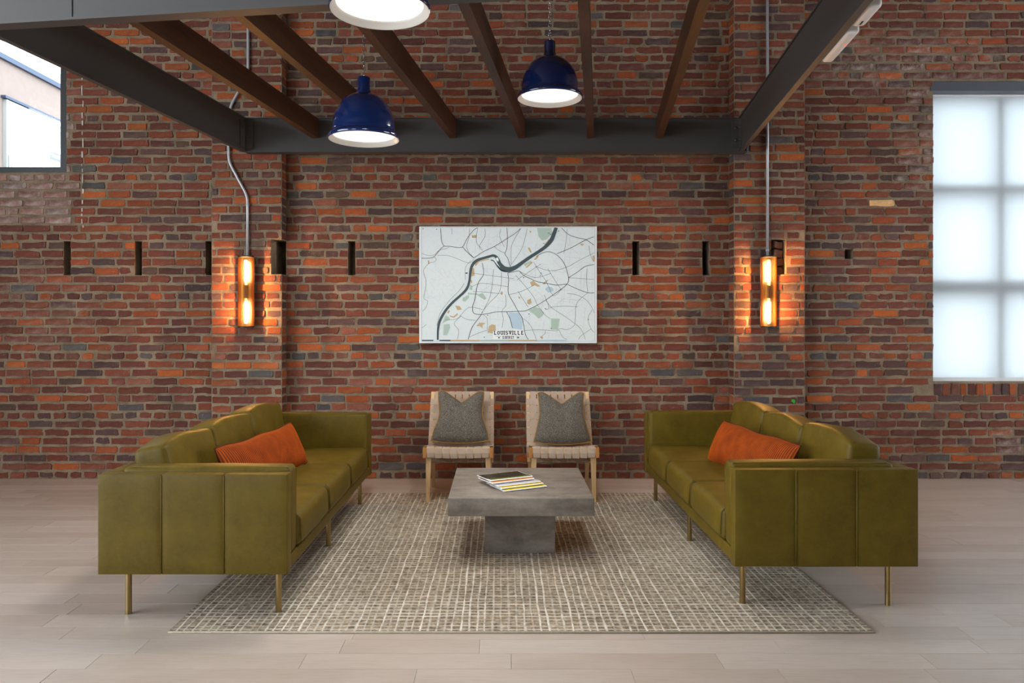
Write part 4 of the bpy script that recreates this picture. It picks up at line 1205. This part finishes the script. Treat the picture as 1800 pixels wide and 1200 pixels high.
flat('printed_quarter', INK('map_tan', 190, 164, 122), [
    [(695,965),(720,950),(752,955),(755,1000),(730,1030),(682,1020)], [(585,965),(610,935),(640,935),(665,940),(640,955),(640,985),(615,965)], [(545,460),(565,455),(570,520),(540,530)],
    [(1055,580),(1085,565),(1110,590),(1145,615),(1120,620),(1095,605),(1070,615)], [(1030,740),(1060,720),(1068,760),(1050,778),(1030,765)], [(400,785),(440,790),(460,820),(420,825)],
    [(350,870),(385,880),(420,850),(425,865),(390,892),(360,885)], [(1015,450),(1070,398),(1080,408),(1030,452)], [(1085,385),(1120,345),(1130,352),(1110,380)], [(1035,280),(1050,275),(1070,315),(1058,322)],
    [(1600,350),(1620,345),(1620,400),(1608,395)], [(545,170),(588,165),(588,190),(548,190)], [(160,388),(174,388),(174,420),(162,418)], [(1490,240),(1530,245),(1510,262)], [(800,660),(818,665),(812,692),(795,685)],
    [(950,705),(970,712),(962,728)], [(1050,125),(1068,135),(1055,150)], [(535,560),(548,560),(548,588),(536,588)], [(1145,1055),(1170,1060),(1165,1078),(1148,1072)], [(1165,590),(1205,560),(1212,566),(1180,600)],
    [(570,415),(600,395),(690,372),(700,380),(610,402),(580,440)], [(1180,250),(1220,200),(1226,206),(1192,256)], [(330,845),(345,825),(355,832),(340,856)]], 2, True)
thin = []
rg = random.Random(5)
for k in range(170):                            # faint side streets on the built-up side
    x, y_ = rg.uniform(560, 1600), rg.uniform(120, 1070)
    a = rg.choice((0.1, 1.67, 0.1, 1.67, 0.75, -0.6)); L = rg.uniform(40, 200)
    x2, y2 = x+math.cos(a)*L, y_+math.sin(a)*L
    if 108 < x2 < 1620 and 102 < y2 < 1080: thin += strip([(x, y_), (x2, y2)], 1.6)
for k in range(22):
    x, y_ = rg.uniform(115, 420), rg.uniform(400, 700); a = rg.uniform(0, 3.1)
    thin += strip(smooth([(x, y_), (x+math.cos(a)*50, y_+math.sin(a)*45), (min(480, max(112, x+math.cos(a)*110)), y_+math.sin(a+0.4)*80)]), 1.3)
flat('printed_side_streets', INK('map_faint', 188, 194, 198), thin, 3, kind='stuff')
roads1 = [[(272,105),(278,190),(285,230),(305,262),(350,265),(420,275),(465,270),(490,225),(515,180),(560,125),(595,103)],
    [(305,262),(270,290),(240,330),(205,362),(150,370),(106,368)], [(465,270),(500,310),(560,365)],
    [(852,103),(858,200),(850,290),(835,330),(860,370),(875,420),(885,450)], [(560,370),(650,310),(740,268),(850,200),(940,140),(970,108)],
    [(1330,103),(1390,160),(1470,190),(1540,205),(1615,255)], [(1615,180),(1530,215),(1430,270),(1340,310),(1290,330)],
    [(960,480),(1000,520),(1060,550),(1120,575),(1200,590),(1280,605),(1340,600),(1385,595)], [(1110,355),(1160,325),(1220,312),(1280,335),(1330,380),(1365,440),(1385,510),(1392,545),(1380,595),(1300,660),(1200,730),(1120,780),(1050,815),(1010,832),(940,835),(860,838),(760,840),(700,852),(630,862),(580,858),(555,840),(552,790),(570,740),(582,680),(590,620),(610,570),(645,520),(648,470),(635,410)],
    [(860,500),(868,560),(862,640),(870,690),(910,760),(950,835),(985,890),(1000,960),(1015,1040),(1040,1082)], [(850,840),(880,900),(900,980)], [(960,480),(900,490),(860,498)],
    [(1385,600),(1470,640),(1560,672),(1618,672)], [(1615,425),(1540,440),(1470,490),(1392,540)], [(630,862),(590,915),(550,970),(525,1040),(515,1082)]]
roads2 = [[(1085,400),(1140,490),(1200,580),(1260,700),(1330,640)], [(965,485),(1100,540),(1240,500)], [(1210,460),(1270,560),(1330,650)], [(1392,540),(1500,548),(1618,556)],
    [(1120,780),(1180,860),(1230,900)], [(1190,735),(1240,800),(1290,835),(1360,880),(1430,930),(1500,990),(1540,1082)], [(1560,672),(1480,740),(1455,800),(1450,900),(1440,960),(1380,995),(1320,985),(1290,1005),(1200,1000),(1100,998),(1005,1003)],
    [(1380,680),(1460,690),(1540,730),(1590,790),(1618,850)], [(1620,320),(1500,380),(1370,450),(1230,480),(1100,440)], [(1380,110),(1370,220),(1350,330)], [(1030,108),(1010,200),(980,290),(930,370),(880,440)],
    [(975,110),(920,200),(890,280),(890,420)], [(545,620),(620,590),(740,600),(860,620)], [(550,500),(700,520),(850,540),(915,550)], [(555,660),(700,670),(790,680)], [(735,470),(725,600),(700,720),(660,800),(630,862)],
    [(805,490),(800,620),(770,690),(700,760),(630,850)], [(870,690),(980,660),(1100,600)], [(930,520),(1000,600),(1080,700),(1120,780)], [(950,660),(1000,740),(1040,800)], [(940,560),(1060,480),(1150,420)],
    [(840,690),(845,780),(810,830),(820,900),(810,980)], [(640,860),(680,900),(680,1000)], [(440,870),(500,905),(580,915)], [(310,910),(400,905),(440,880),(520,800),(640,820)], [(420,1080),(430,1000),(390,940),(450,880)],
    [(525,1060),(620,1020),(680,1000)], [(150,950),(110,980)], [(525,105),(520,190),(500,260),(520,320),(560,360)], [(370,105),(372,160)], [(600,103),(585,170),(590,240),(630,280)], [(660,108),(660,180),(610,265),(640,300)],
    [(106,325),(160,345),(215,340),(260,300),(320,285),(350,270)], [(245,345),(330,345),(410,370),(520,412),(560,380)], [(490,560),(490,450),(540,390)], [(215,360),(235,375),(220,400),(170,415),(125,470),(130,520),(145,560),(140,640),(125,720),(160,745),(145,800),(115,835)],
    [(480,590),(430,660),(350,740),(270,850),(240,960)], [(740,265),(780,300),(840,325)], [(800,110),(790,180),(830,270)], [(1180,690),(1220,800),(1190,820)], [(1000,900),(1060,960),(1110,1082)],
    [(1190,1003),(1185,1030),(1150,1060)], [(1310,1000),(1340,1060),(1380,1082)], [(1600,820),(1560,900),(1590,990),(1618,1020)], [(1590,990),(1500,1050),(1480,1082)], [(1570,260),(1580,330),(1610,400)], [(1555,460),(1550,560),(1560,672)], [(1230,800),(1340,790),(1470,795)]]
rs = []
for r_ in roads2: rs.append(strip(smooth(r_), 2.8))
flat('printed_road', INK('map_road', 100, 102, 104), rs, 4, True)
rs = []
for r_ in roads1: rs.append(strip(smooth(r_), 4.4))
flat('printed_highway', INK('map_highway', 58, 56, 58), rs, 5, True)
riv = [(1284,100,30),(1262,160,34),(1240,212,36),(1190,268,30),(1130,312,28),(1060,356,28),(990,405,30),(930,448,36),(875,468,44),(825,462,50),(790,425,42),(780,395,30),(762,362,26),(735,346,22),(700,354,22),(650,368,22),(600,384,24),(566,408,26),(545,442,24),(533,490,22),(526,560,20),(510,620,21),(480,664,22),(430,710,20),(380,755,21),(330,810,22),(290,870,22),(262,930,22),(250,1000,18),(248,1085,16)]
sm = smooth(riv, 4)
RIVER = INK('map_river', 58, 74, 78)
flat('printed_river', RIVER, strip([(a, b) for a, b, c in sm], [c for a, b, c in sm]) + strip(smooth([(712,385),(740,395),(770,440),(805,478),(840,482)]), 9), 6)
flat('printed_islands', INK('map_island', 228, 234, 234), [[(755,368),(772,362),(782,385),(776,400),(762,385)], [(735,378),(750,385),(780,430),(795,455),(768,425),(745,398)]], 7)
# little black marks
dots = []
for (a, b) in ((500,500),(1150,500),(1145,520),(655,1062),(1190,812),(120,112),(238,115),(1240,985),(685,868),(1000,540),(1565,907),(1045,858),(1305,130),(1175,240),(1220,150),(1235,160)):
    w_ = 9 if a in (500,) else 5
    dots.append([(a-w_, b-w_*0.6), (a+w_, b-w_*0.6), (a+w_, b+w_*0.6), (a-w_, b+w_*0.6)])
flat('printed_marks', INK('map_black', 34, 36, 38), dots, 7, kind='stuff')
def bar(x0, x1, y0, y1): return [(x0, y0), (x1, y0), (x1, y1), (x0, y1)]
flat('printed_key', RIVER, [bar(110, 210, 1085, 1095), bar(262, 360, 1085, 1095)], 7)
flat('printed_key', MATS['map_tan'], [bar(360, 612, 1085, 1095), bar(868, 1118, 1085, 1095)], 7)
flat('printed_key', MATS['map_green'], [bar(612, 868, 1085, 1095)], 7)
flat('printed_key', MATS['map_blue'], [bar(1118, 1372, 1085, 1095)], 7)
flat('printed_border', INK('map_line', 168, 180, 182), [bar(104, 1624, 98, 101), bar(104, 1624, 1097, 1099), bar(104, 107, 98, 1098), bar(1621, 1624, 98, 1098)], 7)
# title plate
flat('printed_title_plate', INK('map_plate', 230, 235, 234), [[(730,1082),(730,1008),(780,998),(865,994),(950,998),(1005,1008),(1005,1046),(925,1082)]], 8)
def letters(text, x0, x1, y0, y1, sw, serif, squeeze=0.78):
    pol = []; n = len(text); wts = {'I': 0.45}; tot = sum(wts.get(c, 1.0) for c in text); x = x0
    H = y1 - y0
    for c in text:
        w_ = (x1-x0)*wts.get(c, 1.0)/tot; a, b = x + w_*(1-squeeze)/2, x + w_*(1+squeeze)/2; mx = (a+b)/2; h = sw/2
        l, r, t, d = a+h, b-h, y0+h, y1-h
        def S(*pts): pol.extend(strip(list(pts), sw))
        def foot(px, py): 
            if serif: pol.extend(strip([(px-sw*1.15, py), (px+sw*1.15, py)], sw*0.7))
        def arc(cx, cy, rx_, ry_, a0, a1, k=10):
            return [(cx+rx_*math.cos(math.radians(a0+(a1-a0)*i/k)), cy+ry_*math.sin(math.radians(a0+(a1-a0)*i/k))) for i in range(k+1)]
        my = (t+d)/2; rx_ = (r-l)/2; ry_ = (d-t)/2
        if c == 'L': S((l+h, y0), (l+h, y1)); S((l, d), (b, d)); foot(l+h, t); 
        elif c == 'O': S(*arc(mx, my, rx_, ry_, 0, 360, 18))
        elif c == 'U': S((l, y0), (l, d-ry_*0.6), *arc(mx, d-ry_*0.6, rx_, ry_*0.6, 180, 0), (r, y0)); foot(l, t); foot(r, t)
        elif c == 'I': S((mx, y0), (mx, y1)); foot(mx, t); foot(mx, d)
        elif c == 'S': S(*(arc(mx, t+ry_*0.5, rx_, ry_*0.5, -25, -270, 10) + arc(mx, d-ry_*0.5, rx_, ry_*0.5, -90, 155, 10)))
        elif c == 'V': S((l, y0), (mx, y1-h)); S((mx, y1-h), (r, y0)); foot(l, t); foot(r, t)
        elif c == 'E': S((l+h, y0), (l+h, y1)); S((l, t), (b, t)); S((l, my), (r, my)); S((l, d), (b, d))
        elif c == 'K': S((l, y0), (l, y1)); S((l, my), (r, y0)); S((l, my), (r, y1))
        elif c == 'N': S((l, y0), (l, y1)); S((l, y0+h), (r, y1-h)); S((r, y0), (r, y1))
        elif c == 'T': S((mx, y0), (mx, y1)); S((a, t), (b, t))
        elif c == 'C': S(*arc(mx, my, rx_, ry_, -45, -315, 12))
        elif c == 'Y': S((l, y0), (mx, my)); S((r, y0), (mx, my)); S((mx, my), (mx, y1))
        x += w_
    return pol
INKD = INK('map_ink', 48, 52, 56)
flat('printed_title', INKD, letters('LOUISVILLE', 734, 1000, 1006, 1041, 7.0, True) + letters('KENTUCKY', 814, 916, 1050, 1077, 4.2, False, 0.72), 9)
flat('printed_title_rules', INKD, [bar(757, 806, 1051, 1053), bar(926, 978, 1051, 1053), bar(776, 790, 1060, 1072), bar(940, 960, 1060, 1070)], 9)
flat('printed_stars', MATS['map_tan'], [bar(c-4, c+4, 998, 1003) for c in (833, 850, 867, 884, 901)], 9)
